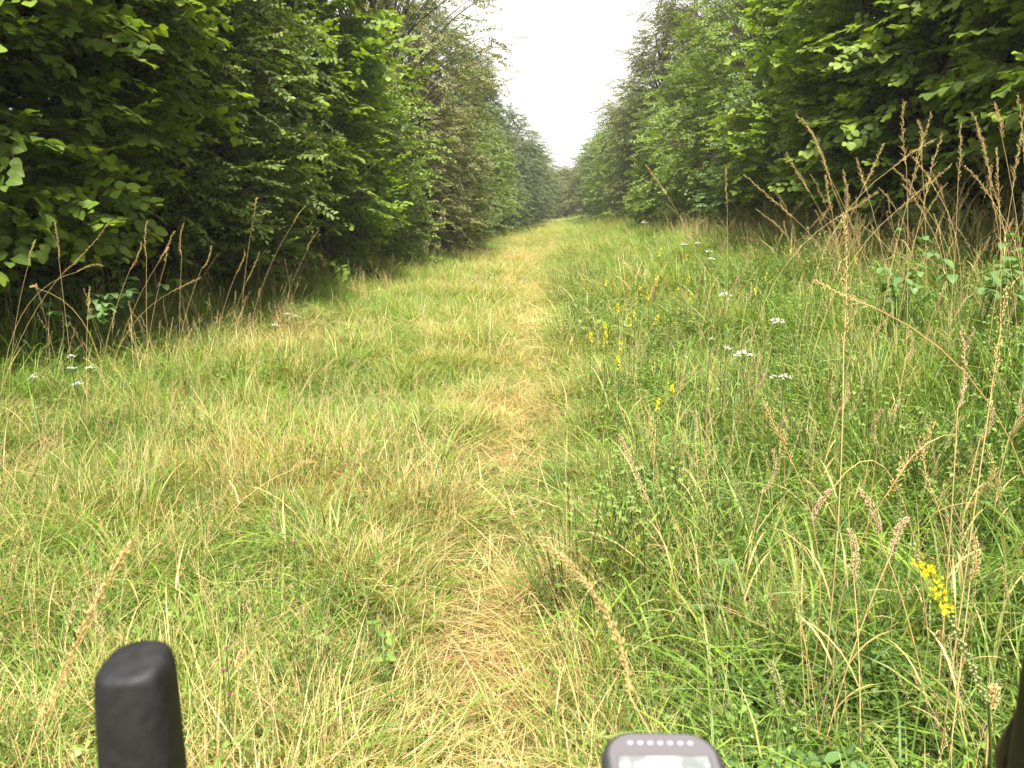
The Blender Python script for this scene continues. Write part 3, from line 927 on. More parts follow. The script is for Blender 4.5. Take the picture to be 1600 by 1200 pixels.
# wiry stems with small seed heads, in bunches, for the mass
def wisp(nst, h0, h1, style, mats, width=0.012, sp=0.08, lean=0.2):
    mb = MB()
    for i in range(nst):
        q = rs.rand() * 6.283; rr = sp * math.sqrt(rs.rand())
        h = rs.uniform(h0, h1)
        b = np.array([rr * math.cos(q), rr * math.sin(q), 0]); a = rs.rand() * 6.283
        l = abs(rs.normal(0, lean)) * h
        t = b + np.array([l * math.cos(a), l * math.sin(a), h])
        pl = bez(b, b + np.array([0, 0, h * .6]), t, 8)
        tube(mb, pl, np.linspace(0.0012, 0.0006, 8), 3, rc(), False, 0)
        if style == 'open': head_plume(mb, pl[4:], 34, width, .006, .0011, mi=1)
        elif style == 'dense': head_dense(mb, pl[6:], 40, .004, .006, .0015, mi=1)
        else: head_plume(mb, pl[5:], 26, width * .6, .008, .0016, mi=1)
    return mb


wisps = [proto('bent_grass', wisp(4, .35, .62, 'open', None, .03), [M['straw'], M['seed_pink']]) for _ in range(2)] + \
        [proto('timothy', wisp(3, .3, .6, 'dense', None), [M['stemgreen'], M['seed_green']]) for _ in range(2)] + \
        [proto('dry_grass', wisp(4, .35, .7, 'mid', None, .02, lean=.3), [M['straw'], M['seed']]) for _ in range(2)]
grass('seeding_grass', 'thin wiry seeding grass standing over the near turf', wisps, 2600, 0.9, 7, 0.80, lambda x, y, p, r: (.55 + .3 * r) * (1 - .5 * p), hz=.7, tilt=.2)
grass('seeding_grass', 'thin seeding grass over the farther turf', wisps, 3200, 7, 34, 0.9, lambda x, y, p, r: .5 + .4 * r, hz=.8, wid=1.4, tilt=.2)
gold = [wisps[4], wisps[5], wisps[0]]
grass('dry_grass', 'band of golden dry grass before the right hedge', gold, 2000, 5, 30, 1.05, lambda x, y, p, r: smooth(2.3, 3.4, x), xs_=(2.0, 4.8), hz=.6, gaps=0, wid=1.3, tilt=.25)
grass('dry_grass', 'thin fringe of dry grass before the left hedge', gold, 500, 5, 34, 1.0, lambda x, y, p, r: smooth(-2.9, -3.8, x), xs_=(-4.6, -2.8), hz=.5, wid=1.1, tilt=.25)


# ------------------------------------------------------------------ individual stalks
def stalk(label, tip, neck, root_, style='plume', width=.016, group=None, mats=('straw', 'seed'), n=70, r=.0016, name='grass_stalk', grain=.008, gr=.0017, t_leaves=True):
    """tip, neck: world points of the seed head's two ends; root_: (x, y) on the ground"""
    tip = np.asarray(tip, float); neck = np.asarray(neck, float)
    gz = float(ground_z(root_[0], root_[1]))
    base = np.array([root_[0], root_[1], gz])
    rt = empty(name, base, label, 'grass stalk', group)
    d = (neck - tip)
    low = neck - base
    ctrl = neck - base + d / (np.linalg.norm(d) + 1e-9) * np.linalg.norm(low) * .45
    ctrl[2] = max(ctrl[2], 0.1)
    pl = bez((0, 0, -.02), ctrl, neck - base, 12)
    m_ = MB(); tube(m_, pl, np.linspace(r * 1.3, r * .8, 12), 5, rc(), False)
    nodes = MB()
    m_.obj('stem', M[mats[0]], rt)
    hp = bez(neck - base, (neck + tip) / 2 - base + rs.normal(0, .02, 3) + np.array([0, 0, .012]), tip - base, 9)
    h_ = MB()
    tube(h_, hp, np.linspace(r * .8, r * .3, 9), 4, rc(), False)
    if style == 'plume': head_plume(h_, hp, n, width, grain, gr)
    elif style == 'dense': head_dense(h_, hp, n, width * .5, grain, gr)
    h_.obj('seed_head', M[mats[1]], rt)
    # one or two narrow leaves
    if low[2] > .35 and t_leaves:
        for k in (4, 6):
            lf = MB()
            blade(lf, pl[k], rs.rand() * 6.28, .5, 1.3, rs.uniform(.12, .22), .005, 5, rc())
            lf.obj('blade', M[mats[0]], rt)
    return rt


def pstalk(label, tp, np_, t, root_off=(0, 0), **kw):
    """head from picture measurements: tip (px,py), neck (px,py) at t metres"""
    tip = P(*tp, t); neck = P(*np_, t)
    d = neck - tip
    base_z = float(ground_z(neck[0], neck[1]))
    k = (neck[2] - base_z)
    slope = d[:2] / max(.05, -d[2]) * k * .6
    slope = np.clip(slope, -.45, .45)
    rx = neck[0] + slope[0] + root_off[0]; ry_ = neck[1] + slope[1] + root_off[1]
    return stalk(label, tip, neck, (rx, ry_), **kw)


GS = 'tall golden grass stalks before the right hedge'
# foreground, out of focus
pstalk('large blurred orange stalk leaning right, left of the black left brake hood', (205, 848), (70, 1125), .72, (-.10, .25), style='plume', width=.0035, n=240, grain=.008, gr=.0007, r=.0009)
pstalk('large blurred tan stalk leaning left, rising behind the bicycle computer', (850, 848), (985, 1090), .72, (.10, .30), style='plume', width=.0035, n=240, grain=.008, gr=.0007, r=.0009, mats=('straw', 'seed'))
pstalk('pale upright feathery stalk crossing the green grass above the white flowers at right', (1318, 340), (1318, 545), 1.9, (0, .1), style='plume', width=.018, n=130)
pstalk('drooping tan seed head hooking left beside the pale upright feathery stalk', (1275, 440), (1365, 480), 1.9, (.1, .1), style='plume', width=.014, n=80)
pstalk('tan upright stalk near the right edge above the yellow flower spike', (1502, 515), (1496, 640), 1.8, style='plume', width=.014, n=90, mats=('straw', 'seed_pink'))
pstalk('orange stalk leaning right near the right edge of the view', (1572, 455), (1545, 640), 1.7, style='plume', width=.014, n=90)
pstalk('hooked pinkish seed head in the lush grass right of the path', (1270, 810), (1300, 765), 1.9, style='dense', width=.022, mats=('straw', 'seed_pink'), n=120)
pstalk('stout pinkish seed head leaning left beside the hooked one', (1342, 765), (1372, 835), 1.8, style='dense', width=.018, mats=('straw', 'seed_pink'), n=120)
pstalk('upright brown seed head below the hooked one', (1327, 828), (1334, 905), 1.75, style='dense', width=.016, mats=('straw', 'seed_pink'), n=110)
pstalk('broad pinkish seed head leaning right, above the yellow flower spike', (1418, 812), (1392, 868), 1.8, style='dense', width=.024, mats=('straw', 'seed_pink'), n=130)
pstalk('pale upright seed head right of the yellow flower spike', (1523, 842), (1516, 905), 1.7, style='dense', width=.018, mats=('straw', 'seed'), n=110)
pstalk('green cylindrical seed head at the foot of the right grass', (1205, 1035), (1222, 1105), 1.7, style='dense', width=.016, mats=('stemgreen', 'seed_green'), n=130)
pstalk('round tan seed head beside the stem of the yellow flower spike', (1548, 1075), (1546, 1110), 1.1, style='dense', width=.02, mats=('straw', 'seed'), n=90, grain=.006)
pstalk('long thin tan head slanting through the grass just right of the path', (968, 680), (1012, 782), 2.4, style='dense', width=.014, mats=('straw', 'seed_pink'), n=120)
pstalk('pale seed head slanting right in the left turf', (490, 722), (455, 735), 3.0, style='dense', width=.03, mats=('straw', 'seed'), n=100)
pstalk('lone pinkish upright seed head in the turf left of the path', (391, 490), (387, 535), 5.0, style='dense', width=.03, mats=('straw', 'seed_pink'), n=90)
pstalk('pale green cylindrical seed head just left of the path bottom', (378, 1018), (374, 1050), 1.75, style='dense', width=.016, mats=('straw', 'seed'), n=90)
pstalk('straight thin green stem standing alone through the right grass', (1322, 560), (1318, 640), 2.0, style='plume', width=.003, n=20, mats=('stemgreen', 'seed_green'), r=.002)

# golden stalks against the hedge on the right
heads_r = [((1245, 180), (1292, 268), 4.2, 'first'), ((1318, 268), (1323, 330), 4.6, ''), ((1262, 195), (1300, 290), 4.9, ''), ((1412, 160), (1416, 258), 4.0, 'second'),
           ((1455, 178), (1422, 300), 4.0, 'third'), ((1472, 212), (1446, 310), 4.1, ''), ((1500, 197), (1497, 285), 4.2, ''), ((1520, 178), (1548, 300), 4.0, ''),
           ((1554, 165), (1566, 218), 3.8, ''), ((1597, 212), (1582, 300), 3.9, ''), ((1380, 225), (1350, 290), 4.4, ''), ((1458, 220), (1395, 262), 4.3, ''),
           ((1340, 250), (1355, 300), 4.4, ''), ((1290, 275), (1300, 330), 5.0, ''), ((1230, 240), (1265, 300), 5.0, ''), ((1010, 258), (1042, 305), 6.4, ''),
           ((1135, 262), (1136, 312), 6.8, ''), ((1165, 275), (1240, 340), 4.6, ''), ((1558, 235), (1562, 330), 3.7, ''), ((1530, 200), (1560, 320), 4.2, ''),
           ((1590, 150), (1600, 250), 4.0, ''), ((1435, 190), (1440, 250), 4.8, ''), ((1485, 260), (1400, 330), 4.2, ''), ((1370, 300), (1300, 345), 4.2, '')]
HR = ['leftmost tall golden stalk leaning left before the near right hazel', 'short golden head just left of the highest stalks', 'golden stalk close behind the leftmost leaning one',
      'straight golden plume standing highest against the near right hazel', 'tall golden stalk leaning right beside the straight plume', 'golden stalk leaning right over the dark hollow',
      'upright golden plume before the dark hollow of the near right hazel', 'golden stalk leaning left before the dark hollow', 'thin pale stalk highest at the right edge', 'golden stalk at the very right edge of the view',
      'golden stalk bowing right below the straight plume', 'golden stalk lying far over to the right', 'small golden head between leaning stalks left of the straight plume', 'short upright head at the left of the golden stand',
      'slender golden head leaning left, lowest left of the golden stand', 'lone golden head leaning left before the dark gap below the bright maple', 'small upright golden stalk right of the lone leaning head',
      'thick golden stalk lying low to the left before the hazels', 'straight golden stalk near the right edge, lower than its neighbours', 'tall golden stalk crossing behind two others near the right edge',
      'tall stalk cut by the right edge of the view', 'thin golden head just right of the straight plume', 'bowed golden stalk arching low to the right', 'bowed golden stalk arching low before the dark hollow']
for (tp, np_, t, _), lb in zip(heads_r, HR):
    pstalk(lb, tp, np_, t, group=GS, t_leaves=False, style='plume', width=.024, n=115, grain=.011, gr=.0014, r=.0011)
# left, against the dark hedge
heads_l = [((85, 345), (92, 405), 4.6), ((171, 345), (100, 425), 4.4), ((230, 345), (229, 402), 4.8), ((273, 362), (258, 412), 5.0), ((221, 380), (203, 422), 4.6),
           ((55, 376), (44, 415), 4.6), ((477, 322), (458, 350), 7.0), ((498, 360), (480, 392), 7.2), ((261, 390), (248, 410), 4.8), ((162, 415), (120, 425), 4.5),
           ((48, 448), (56, 450), 4.2), ((140, 450), (138, 480), 4.4), ((313, 434), (270, 455), 4.7), ((383, 395), (368, 430), 6.0), ((405, 395), (385, 440), 6.1), ((287, 350), (284, 400), 5.2),
           ((330, 385), (315, 420), 5.4), ((402, 310), (398, 330), 6.2)]
HL = ['upright golden stalk over the dark shade at the far left', 'long golden stalk leaning right over the dark shade at left', 'straight thin golden stalk before the dark of the left hedge',
      'golden head leaning right, right of the straight thin one', 'short golden head leaning right over the low bramble', 'thin pale stalk at the left edge leaning right', 'golden head leaning right before the small-leaved bush',
      'thin stalk leaning right beside the small-leaved bush', 'hooked little head over the low bramble', 'bowed golden head among the low bramble leaves', 'tiny drooping tan head at the left edge',
      'upright tan head among the low bramble leaves', 'golden head lying to the right over the grass edge', 'slender head at the grass edge before the second left bush', 'slender head leaning right just beside the slender one',
      'very thin green stalk before the dark left hedge', 'small brown head leaning right above the left grass edge', 'thin dim stalk before the middle of the left hedge']
for (tp, np_, t), lb in zip(heads_l, HL):
    pstalk(lb, tp, np_, t, group='tall stalks before the dark left hedge', t_leaves=False, style='plume', width=.011, n=80, grain=.009, gr=.0012, r=.0009)

# the many other stalks, alike, in two groups: a few kinds copied
def stalk_kind(h, style, width, mats, n, bend, r=.0016):
    rt = stalk('', (bend * h * .9, 0, h), (bend * h * .45, 0, h * .80), (0, 0), style=style, width=width, mats=mats, n=n, r=r)
    return rt


kinds = [stalk_kind(.75, 'plume', .022, ('straw', 'seed'), 90, .25, .0012), stalk_kind(.62, 'dense', .016, ('straw', 'seed_pink'), 80, .12),
         stalk_kind(.85, 'plume', .026, ('straw', 'seed'), 100, .55, .0012), stalk_kind(.55, 'dense', .012, ('stemgreen', 'seed_green'), 80, .15),
         stalk_kind(.95, 'plume', .018, ('straw', 'seed'), 90, .38, .0012)]
spots = []
for i in range(75):
    y = rs.uniform(4.2, 15); x = rs.uniform(2.2, min(4.1, .58 * y + .2))
    spots.append((x, y, rs.choice([0, 2, 4]), rs.uniform(.85, 1.3), 'golden stalk among others alike in the dry band before the right hedge', 'golden stalks of the dry band before the right hedge'))
for i in range(70):
    y = rs.uniform(1.7, 7); x = rs.uniform(.5, min(4, .6 * y + .4))
    spots.append((x, y, rs.choice([1, 1, 3, 0]), rs.uniform(.75, 1.15), 'slim seed head among others alike in the lush grass right of the path', 'seed heads in the lush grass right of the path'))
for i in range(60):
    y = rs.uniform(1.9, 9); x = -rs.uniform(.4, min(3.6, .6 * y))
    spots.append((x, y, rs.choice([1, 3, 0]), rs.uniform(.45, .75), 'slim seed head among others alike in the turf left of the path', 'seed heads in the turf left of the path'))
for i in range(28):
    y = rs.uniform(5, 24); x = -rs.uniform(3.3, 4.1)
    spots.append((x, y, rs.choice([0, 4, 2]), rs.uniform(.7, .95), 'thin stalk among others alike at the grass edge under the left hedge', 'thin stalks at the grass edge under the left hedge'))
copies = []
used = set()
for (x, y, k, sc, lb, gp) in spots:
    src = kinds[int(k)]
    if int(k) in used:
        o = src.copy(); COL.objects.link(o)
        for ch in src.children:
            c = ch.copy(); COL.objects.link(c); c.parent = o
    else:
        o = src; used.add(int(k))
    o['label'] = lb; o['group'] = gp
    o.location = (x, y, float(ground_z(x, y)))
    o.rotation_euler = (rs.normal() * .08, rs.normal() * .08, rs.rand() * 6.283)
    o.scale = (sc, sc, sc)
    copies.append((o, int(k), sc))


# ------------------------------------------------------------------ flowers
def flower_spike(label, top, t, hl=.10, wd=.010, group=None, bend=0.0, near=False):
    """yellow agrimony: head top at picture point, slim leafy stem to the ground"""
    tip = P(*top, t)
    x, y = tip[0] - bend * .2, tip[1] + .02
    gz = float(ground_z(x, y))
    rt = empty('yellow_flower', (x, y, gz), label, 'flower', group)
    base = np.array([x, y, gz])
    tp = tip - base
    nk = tp - np.array([bend * hl, 0, hl * .97])
    hp = bez(nk, nk + (tp - nk) * .5 + np.array([-bend * hl * .2, 0, .01]), tp, 8)
    st = bez((0, 0, -.02), (rs.normal() * .01, 0, nk[2] * .6), nk, 9)
    m_ = MB(); tube(m_, st, np.linspace(.002, .0013, 9), 4, rc(), False)
    tube(m_, hp, np.linspace(.0013, .0007, 8), 4, rc(), False)
    m_.obj('stem', M['stemgreen'], rt)
    pet = MB()
    n = 40 if near else 22
    for i in range(n):
        f = .12 + .7 * (i + rs.rand()) / n
        k = min(6, int(f * 7)); p = hp[k] + (hp[k + 1] - hp[k]) * (f * 7 - k)
        q = rs.rand() * 6.283
        s = np.array([math.cos(q), math.sin(q), .25])
        c = p + s * wd * .8
        for j in range(5):
            V, F, U = leaf_geo('simple', wd * .62, .1, .1, .02)
            V = V @ rotm(0, -.4, j * 1.257 + rs.rand()).T
            # face outwards
            V = V @ rotm(0, 1.1, q).T + c
            pet.add(V, F, rc(), U)
    pet.obj('petals', M['yellow'], rt)
    bd = MB()
    for i in range(22):
        f = (.82 + .18 * rs.rand()) if i < 9 else rs.rand() * .14
        k = min(6, int(f * 7)); p = hp[k] + (hp[k + 1] - hp[k]) * (f * 7 - k)
        s = rs.normal(size=3); s[2] = .4; s /= np.linalg.norm(s)
        spindle(bd, p, s, .006, .0022, rc())
    bd.obj('buds', M['seed_green'], rt)
    if near:
        lv = MB()
        for k in (3, 5, 7):
            for j in range(3):
                V, F, U = leaf_geo('oval', .05, .2, .4, .02)
                V = V @ rotm(0, -.2, rs.rand() * 6.28).T + st[k]
                lv.add(V, F, rc(), U)
        lv.obj('leaves', M['forb'], rt)
    return rt


YF = 'small yellow flower spikes in the green grass right of the path'
ym = [(1046, 592, 3.1, 'upper of two bright yellow spikes side by side just right of the path'), (1032, 616, 3.1, 'lower of two bright yellow spikes side by side just right of the path'),
      (994, 382, 7.2, 'small yellow spike topmost at the left of the yellow patch'), (1034, 384, 7.2, 'small yellow spike topmost in the middle of the yellow patch'),
      (1075, 396, 7.0, 'small yellow spike topmost at the right of the yellow patch'), (948, 426, 6.0, 'small yellow spike at the left border of the patch beside a pink seed head'),
      (1029, 428, 6.2, 'slanting yellow spike in the centre of the patch'), (1008, 448, 5.6, 'long yellow spike in the centre of the patch'), (1000, 440, 5.8, 'short yellow spike close beside the long one'),
      (1076, 430, 6.0, 'yellow spike on the right of the patch, upper one'), (1079, 456, 5.6, 'yellow spike on the right of the patch, lower one'), (964, 472, 5.2, 'pale yellow spike at the left of the patch'),
      (990, 484, 5.0, 'thick yellow spike in the lower patch'), (983, 492, 4.9, 'yellow spike touching the thick one from the left'), (945, 500, 4.7, 'upper yellow spike of two in line at the lower left of the patch'),
      (948, 514, 4.6, 'lower yellow spike of two in line at the lower left of the patch'), (923, 514, 4.6, 'yellow spike lowest left, nearest to the path'), (1202, 420, 6.4, 'lone yellow spike right of the patch below the golden grass'),
      (1179, 446, 6.0, 'yellow spike wrapped by a brown seed head, right of the patch'), (1343, 390, 5.6, 'yellow spike farthest right, under the dry grass'), (1236, 386, 6.6, 'yellow spike beside brown stems at the edge of the dry band'),
      (1033, 486, 5.0, 'faint yellow spike between the patch and the white flower'), (1064, 446, 5.6, 'faint yellow spike just left of the right pair'), (965, 552, 3.9, 'faint yellow spike below the patch close to the path'),
      (972, 528, 4.3, 'thin yellow spike below the patch')]
for (px, py, t, lb) in ym:
    flower_spike(lb, (px, py), t, hl=rs.uniform(.08, .13), wd=.009, group=YF, bend=rs.normal() * .15)


def big_spike():
    """the near yellow flower spike, leaning left across the view"""
    t = 1.05
    top = P(1425, 850, t); foot_ = P(1560, 1150, t)
    rx, ry_ = foot_[0] + .10, foot_[1] + .12
    gz = float(ground_z(rx, ry_)); base = np.array([rx, ry_, gz])
    rt = empty('yellow_flower', base, 'large near yellow flower spike leaning left at the lower right', 'flower')
    a = P(1545, 1100, t) - base; b = P(1500, 1000, t) - base; c = P(1455, 900, t) - base; d = top - base
    st = bez((0, 0, -.02), a * .5 + np.array([.04, .02, 0]), a, 10)
    m_ = MB(); tube(m_, st, np.linspace(.003, .002, 10), 5, rc(), False)
    hp = np.concatenate([bez(a, (a + b) / 2, b, 6), bez(b, (b + c) / 2 + (0.004, 0, .004), c, 6)[1:], bez(c, (c + d) / 2, d, 5)[1:]])
    tube(m_, hp, np.linspace(.002, .0007, len(hp)), 5, rc(), False)
    m_.obj('stem', M['stemgreen'], rt)
    pet = MB(); bd = MB(); L_ = len(hp) - 1
    for i in range(64):
        f = (i + .5) / 64
        k = min(L_ - 1, int(f * L_)); p = hp[k] + (hp[k + 1] - hp[k]) * (f * L_ - k)
        q = i * 2.4
        s = np.array([math.cos(q), .4 * math.sin(q), .6 * math.sin(q)]); s /= np.linalg.norm(s)
        if .50 < f < .86:
            c = p + s * .006
            for rep in range(2):
                for j in range(5):
                    V, F, U = leaf_geo('simple', .0046, .1, .1, .02)
                    V = V @ rotm(0, -.4, j * 1.257).T @ rotm(rs.normal() * .6, .9, rs.normal() * .5 + q).T + c + rs.normal(0, .003, 3)
                    pet.add(V, F, rc(), U)
        else:
            spindle(bd, p, s, .008 if f < .5 else .005, .0032 if f < .5 else .002, rc())
            spindle(bd, p, -s + rs.normal(0, .4, 3), .007, .0026, rc())
    pet.obj('petals', M['yellow'], rt)
    bd.obj('buds', M['seed_green'], rt)


big_spike()


def umbel(label, top, t, wd=.05, n=9, group='white umbels in the grass', spread_z=.45, name='white_flower'):
    c = P(*top, t)
    gz = float(ground_z(c[0], c[1])); base = np.array([c[0], c[1], gz])
    rt = empty(name, base, label, 'flower', group)
    tp = c - base
    m_ = MB(); tube(m_, bez((0, 0, -.02), (rs.normal() * .03, .02, tp[2] * .5), tp - np.array([0, 0, .05]), 8), np.linspace(.0026, .0018, 8), 5, rc(), False)
    pet = MB()
    for i in range(n):
        q = i * 2.4; rr = wd * .5 * math.sqrt((i + .3) / n)
        e = tp + np.array([rr * math.cos(q), rr * math.sin(q), -rr * spread_z + rs.normal() * .003])
        tube(m_, bez(tp - np.array([0, 0, .05]), (tp + e) / 2 - np.array([0, 0, .02]), e, 4), .0008, 3, rc(), False)
        for j in range(16):
            V, F, U = leaf_geo('simple', wd * .10, .1, .1, .02)
            V = V @ rotm(rs.normal() * .4, -.5 + rs.normal() * .4, rs.rand() * 6.283).T
            o_ = wd * .085 * math.sqrt(rs.rand()); qq = rs.rand() * 6.283
            pet.add(V + e + np.array([o_ * math.cos(qq), o_ * math.sin(qq), .001 * rs.rand()]), F, rc(), U)
    m_.obj('stem', M['stemgreen'], rt)
    pet.obj('florets', M['white'], rt)


for (px, py, t, wd, lb) in [
    (1160, 549, 3.6, .075, 'largest white umbel in the grass, beside a brown seed head'), (1213, 498, 4.2, .075, 'white umbel above and right of the largest one'),
    (1226, 586, 3.4, .048, 'white umbel below and right of the largest one'), (1133, 457, 5.0, .075, 'flat white umbel right of the yellow flower patch'),
    (1068, 380, 7.4, .06, 'small white umbel above the yellow patch'), (1090, 378, 7.4, .055, 'small white umbel just right of the one above the yellow patch'),
    (1107, 391, 7.0, .06, 'faint white umbel beyond the yellow patch, upper of two'), (1111, 402, 6.8, .06, 'faint white umbel beyond the yellow patch, lower of two'),
    (1006, 346, 9.5, .07, 'distant white umbel near the far edge of the meadow'), (1136, 542, 3.7, .035, 'small greenish white umbel just left of the largest one'),
    (1207, 587, 3.4, .03, 'tiny white umbel left of the lower right one'), (1112, 528, 3.9, .03, 'scattered tiny white umbel left of the largest one'),
    (112, 573, 4.6, .045, 'left white umbel of a pair at the far left'), (140, 572, 4.6, .045, 'right white umbel of a pair at the far left'),
    (120, 597, 4.3, .045, 'white umbel just below the pair at the far left'), (50, 587, 4.4, .04, 'white umbel nearest the left edge'),
    (110, 555, 4.9, .04, 'faint white umbel above the pair at the far left'), (448, 489, 6.2, .05, 'pale umbel in the left turf, upper one'),
    (430, 506, 5.8, .05, 'pale umbel in the left turf, lower one'), (462, 493, 6.1, .04, 'pale umbel in the left turf right of the upper one')]:
    umbel(lb, (px, py), t, wd * 1.15)


def clover_head(label, top, t, n=5):
    c = P(*top, t); gz = float(ground_z(c[0], c[1])); base = np.array([c[0], c[1], gz])
    rt = empty('purple_flower', base, label, 'flower', 'small purple flowers')
    tp = c - base
    m_ = MB(); tube(m_, bez((.01, 0, -.02), (rs.normal() * .02, .02, tp[2] * .5), tp, 6), .0012, 4, rc(), False)
    m_.obj('stem', M['stemgreen'], rt)
    h = MB()
    for i in range(36):
        s = rs.normal(size=3); s[2] = abs(s[2]); s /= np.linalg.norm(s)
        spindle(h, tp, s, .006, .0011, rc())
    h.obj('petals', M['purple'], rt)


for (px, py, t, lb) in [(354, 1013, 1.9, 'purple flower right of the left brake hood, upper one'), (349, 1048, 1.85, 'purple flower right of the left brake hood, lower one'),
                        (3, 936, 2.3, 'purple flower at the left edge'), (358, 1085, 1.8, 'lowest purple flower right of the left brake hood'), (460, 848, 2.3, 'purple flower in the turf above the left brake hood')]:
    clover_head(lb, (px, py), t)


# ------------------------------------------------------------------ brambles and young shoots
def bramble(label, cx, cy, n, h, size, spread=.3, name='bramble', cat='plant', group='brambles and shoots'):
    gz = float(ground_z(cx, cy))
    rt = empty(name, (cx, cy, gz), label, cat, group)
    m_ = MB()
    for i in range(n):
        q = rs.rand() * 6.283; rr = spread * math.sqrt(rs.rand())
        e = np.array([rr * math.cos(q), rr * math.sin(q), h * rs.uniform(.6, 1)])
        pl = bez((0, 0, 0), (e[0] * .3, e[1] * .3, e[2] * .9), e, 7)
        tube(m_, pl, np.linspace(.003, .0015, 7), 4, None, False)
        for k in (4, 5, 6):
            yaw = rs.rand() * 6.283
            for j in (-1, 0, 1):
                lo = bpy.data.objects.new('leaf', random.choice(single_leaf('hazel', 'bramble')))
                COL.objects.link(lo); lo.parent = rt
                ya = yaw + j * 1.25
                s = size * rs.uniform(.7, 1.15)
                lo.location = pl[k] + np.array([math.cos(ya), math.sin(ya), 0]) * s * .18
                lo.rotation_euler = (rs.normal() * .2, .15 + rs.normal() * .2, ya)
                lo.scale = (s, s * .8, s)
                lo['tone'] = float(rs.uniform(.2, .6))
    m_.obj('stems', M['stemgreen'], rt)


def at(px, py, t):
    p = P(px, py, t); return float(p[0]), float(p[1])


for (px, py, t, n, h, sz, sp, lb) in [
    (1285, 1150, 1.75, 4, .22, .065, .13, 'bramble with broad light leaves low in the grass right of the bicycle computer'), (1215, 1150, 1.7, 3, .2, .05, .10, 'small bramble just left of the broad-leaved one by the bicycle computer'),
    (1480, 1190, 1.4, 3, .2, .06, .1, 'bramble leaves at the bottom right below the broad grass'), (1110, 690, 2.7, 3, .22, .045, .15, 'leafy shoot with broad leaves half hidden in the right grass'),
    (1135, 750, 2.5, 3, .18, .045, .15, 'lower leafy shoot in the right grass beside the half hidden one'), (1540, 370, 4.4, 9, .9, .07, .5, 'leafy green thicket under the golden stalks at the right edge'),
    (1590, 340, 4.6, 8, .9, .07, .4, 'leafy thicket cut by the right edge'), (1420, 380, 5.2, 6, .7, .06, .4, 'low leafy thicket behind the golden grass'),
    (90, 455, 6.4, 9, 1.0, .075, .45, 'leafy shoot with broad leaves in the shade at the far left'), (190, 440, 6.4, 9, 1.05, .075, .45, 'leafy shoot right of the one at the far left'),
    (10, 480, 6.4, 7, .9, .075, .4, 'leafy shoot at the left edge in deep shade'), (135, 505, 6.0, 6, .7, .07, .35, 'low leafy shoot at the grass edge below the two broad-leaved ones')]:
    x, y = at(px, py, t)
    bramble(lb, x, y, n, h, sz, sp)

# ------------------------------------------------------------------ bicycle and its computer
RUB = simple_mat('black_rubber', (0.013, 0.013, 0.0145), 0.6, 0.3, 0.12, 1300, 0.28)
ALU = simple_mat('black_anodised', (0.02, 0.02, 0.022), 0.35, 0.5)
TAPE = simple_mat('bar_tape', (0.02, 0.02, 0.02), 0.7, 0.3, 0.4, 300, 0.2)
FRAME = simple_mat('frame_paint', (0.03, 0.035, 0.045), 0.3, 0.5)

hl = P(204, 1024, .405); hr = P(1682, 1012, .405)
ctr = (hl + hr) / 2
axis_x = (hr - hl)[:2] / np.linalg.norm((hr - hl)[:2])
fwd = np.array([-axis_x[1], axis_x[0]])
bx = float(ctr[0]); by = float(ctr[1]); bz = float(hl[2])
yawb = math.atan2(axis_x[1], axis_x[0])
HW = float(np.linalg.norm((hr - hl)[:2]) / 2)
bike = empty('bicycle', (bx, by, float(ground_z(bx, by))), 'black drop-bar bicycle seen from its saddle, only brake hoods in view', 'bicycle')
bike.rotation_euler = (0, 0, yawb)
gzb = float(ground_z(bx, by))
top = bz - gzb       # height of hood tops above the ground


def ring_loft(mb, rings):
    n = len(rings[0])
    V = np.concatenate(rings)
    F = []
    for i in range(len(rings) - 1):
        for k in range(n):
            k2 = (k + 1) % n
            F.append((i * n + k, i * n + k2, (i + 1) * n + k2, (i + 1) * n + k))
    F.append(tuple(range(n))[::-1])
    F.append(tuple((len(rings) - 1) * n + k for k in range(n)))
    mb.add(V, F)


def superell(cx, cy, cz, a, b, pw=2.8, n=28, tiltx=0.0, tilty=0.0):
    q = np.linspace(0, 2 * math.pi, n, endpoint=False)
    c, s = np.cos(q), np.sin(q)
    x = a * np.sign(c) * np.abs(c) ** (2 / pw); y = b * np.sign(s) * np.abs(s) ** (2 / pw)
    return np.stack([cx + x, cy + y, cz + y * tilty + x * tiltx], 1)


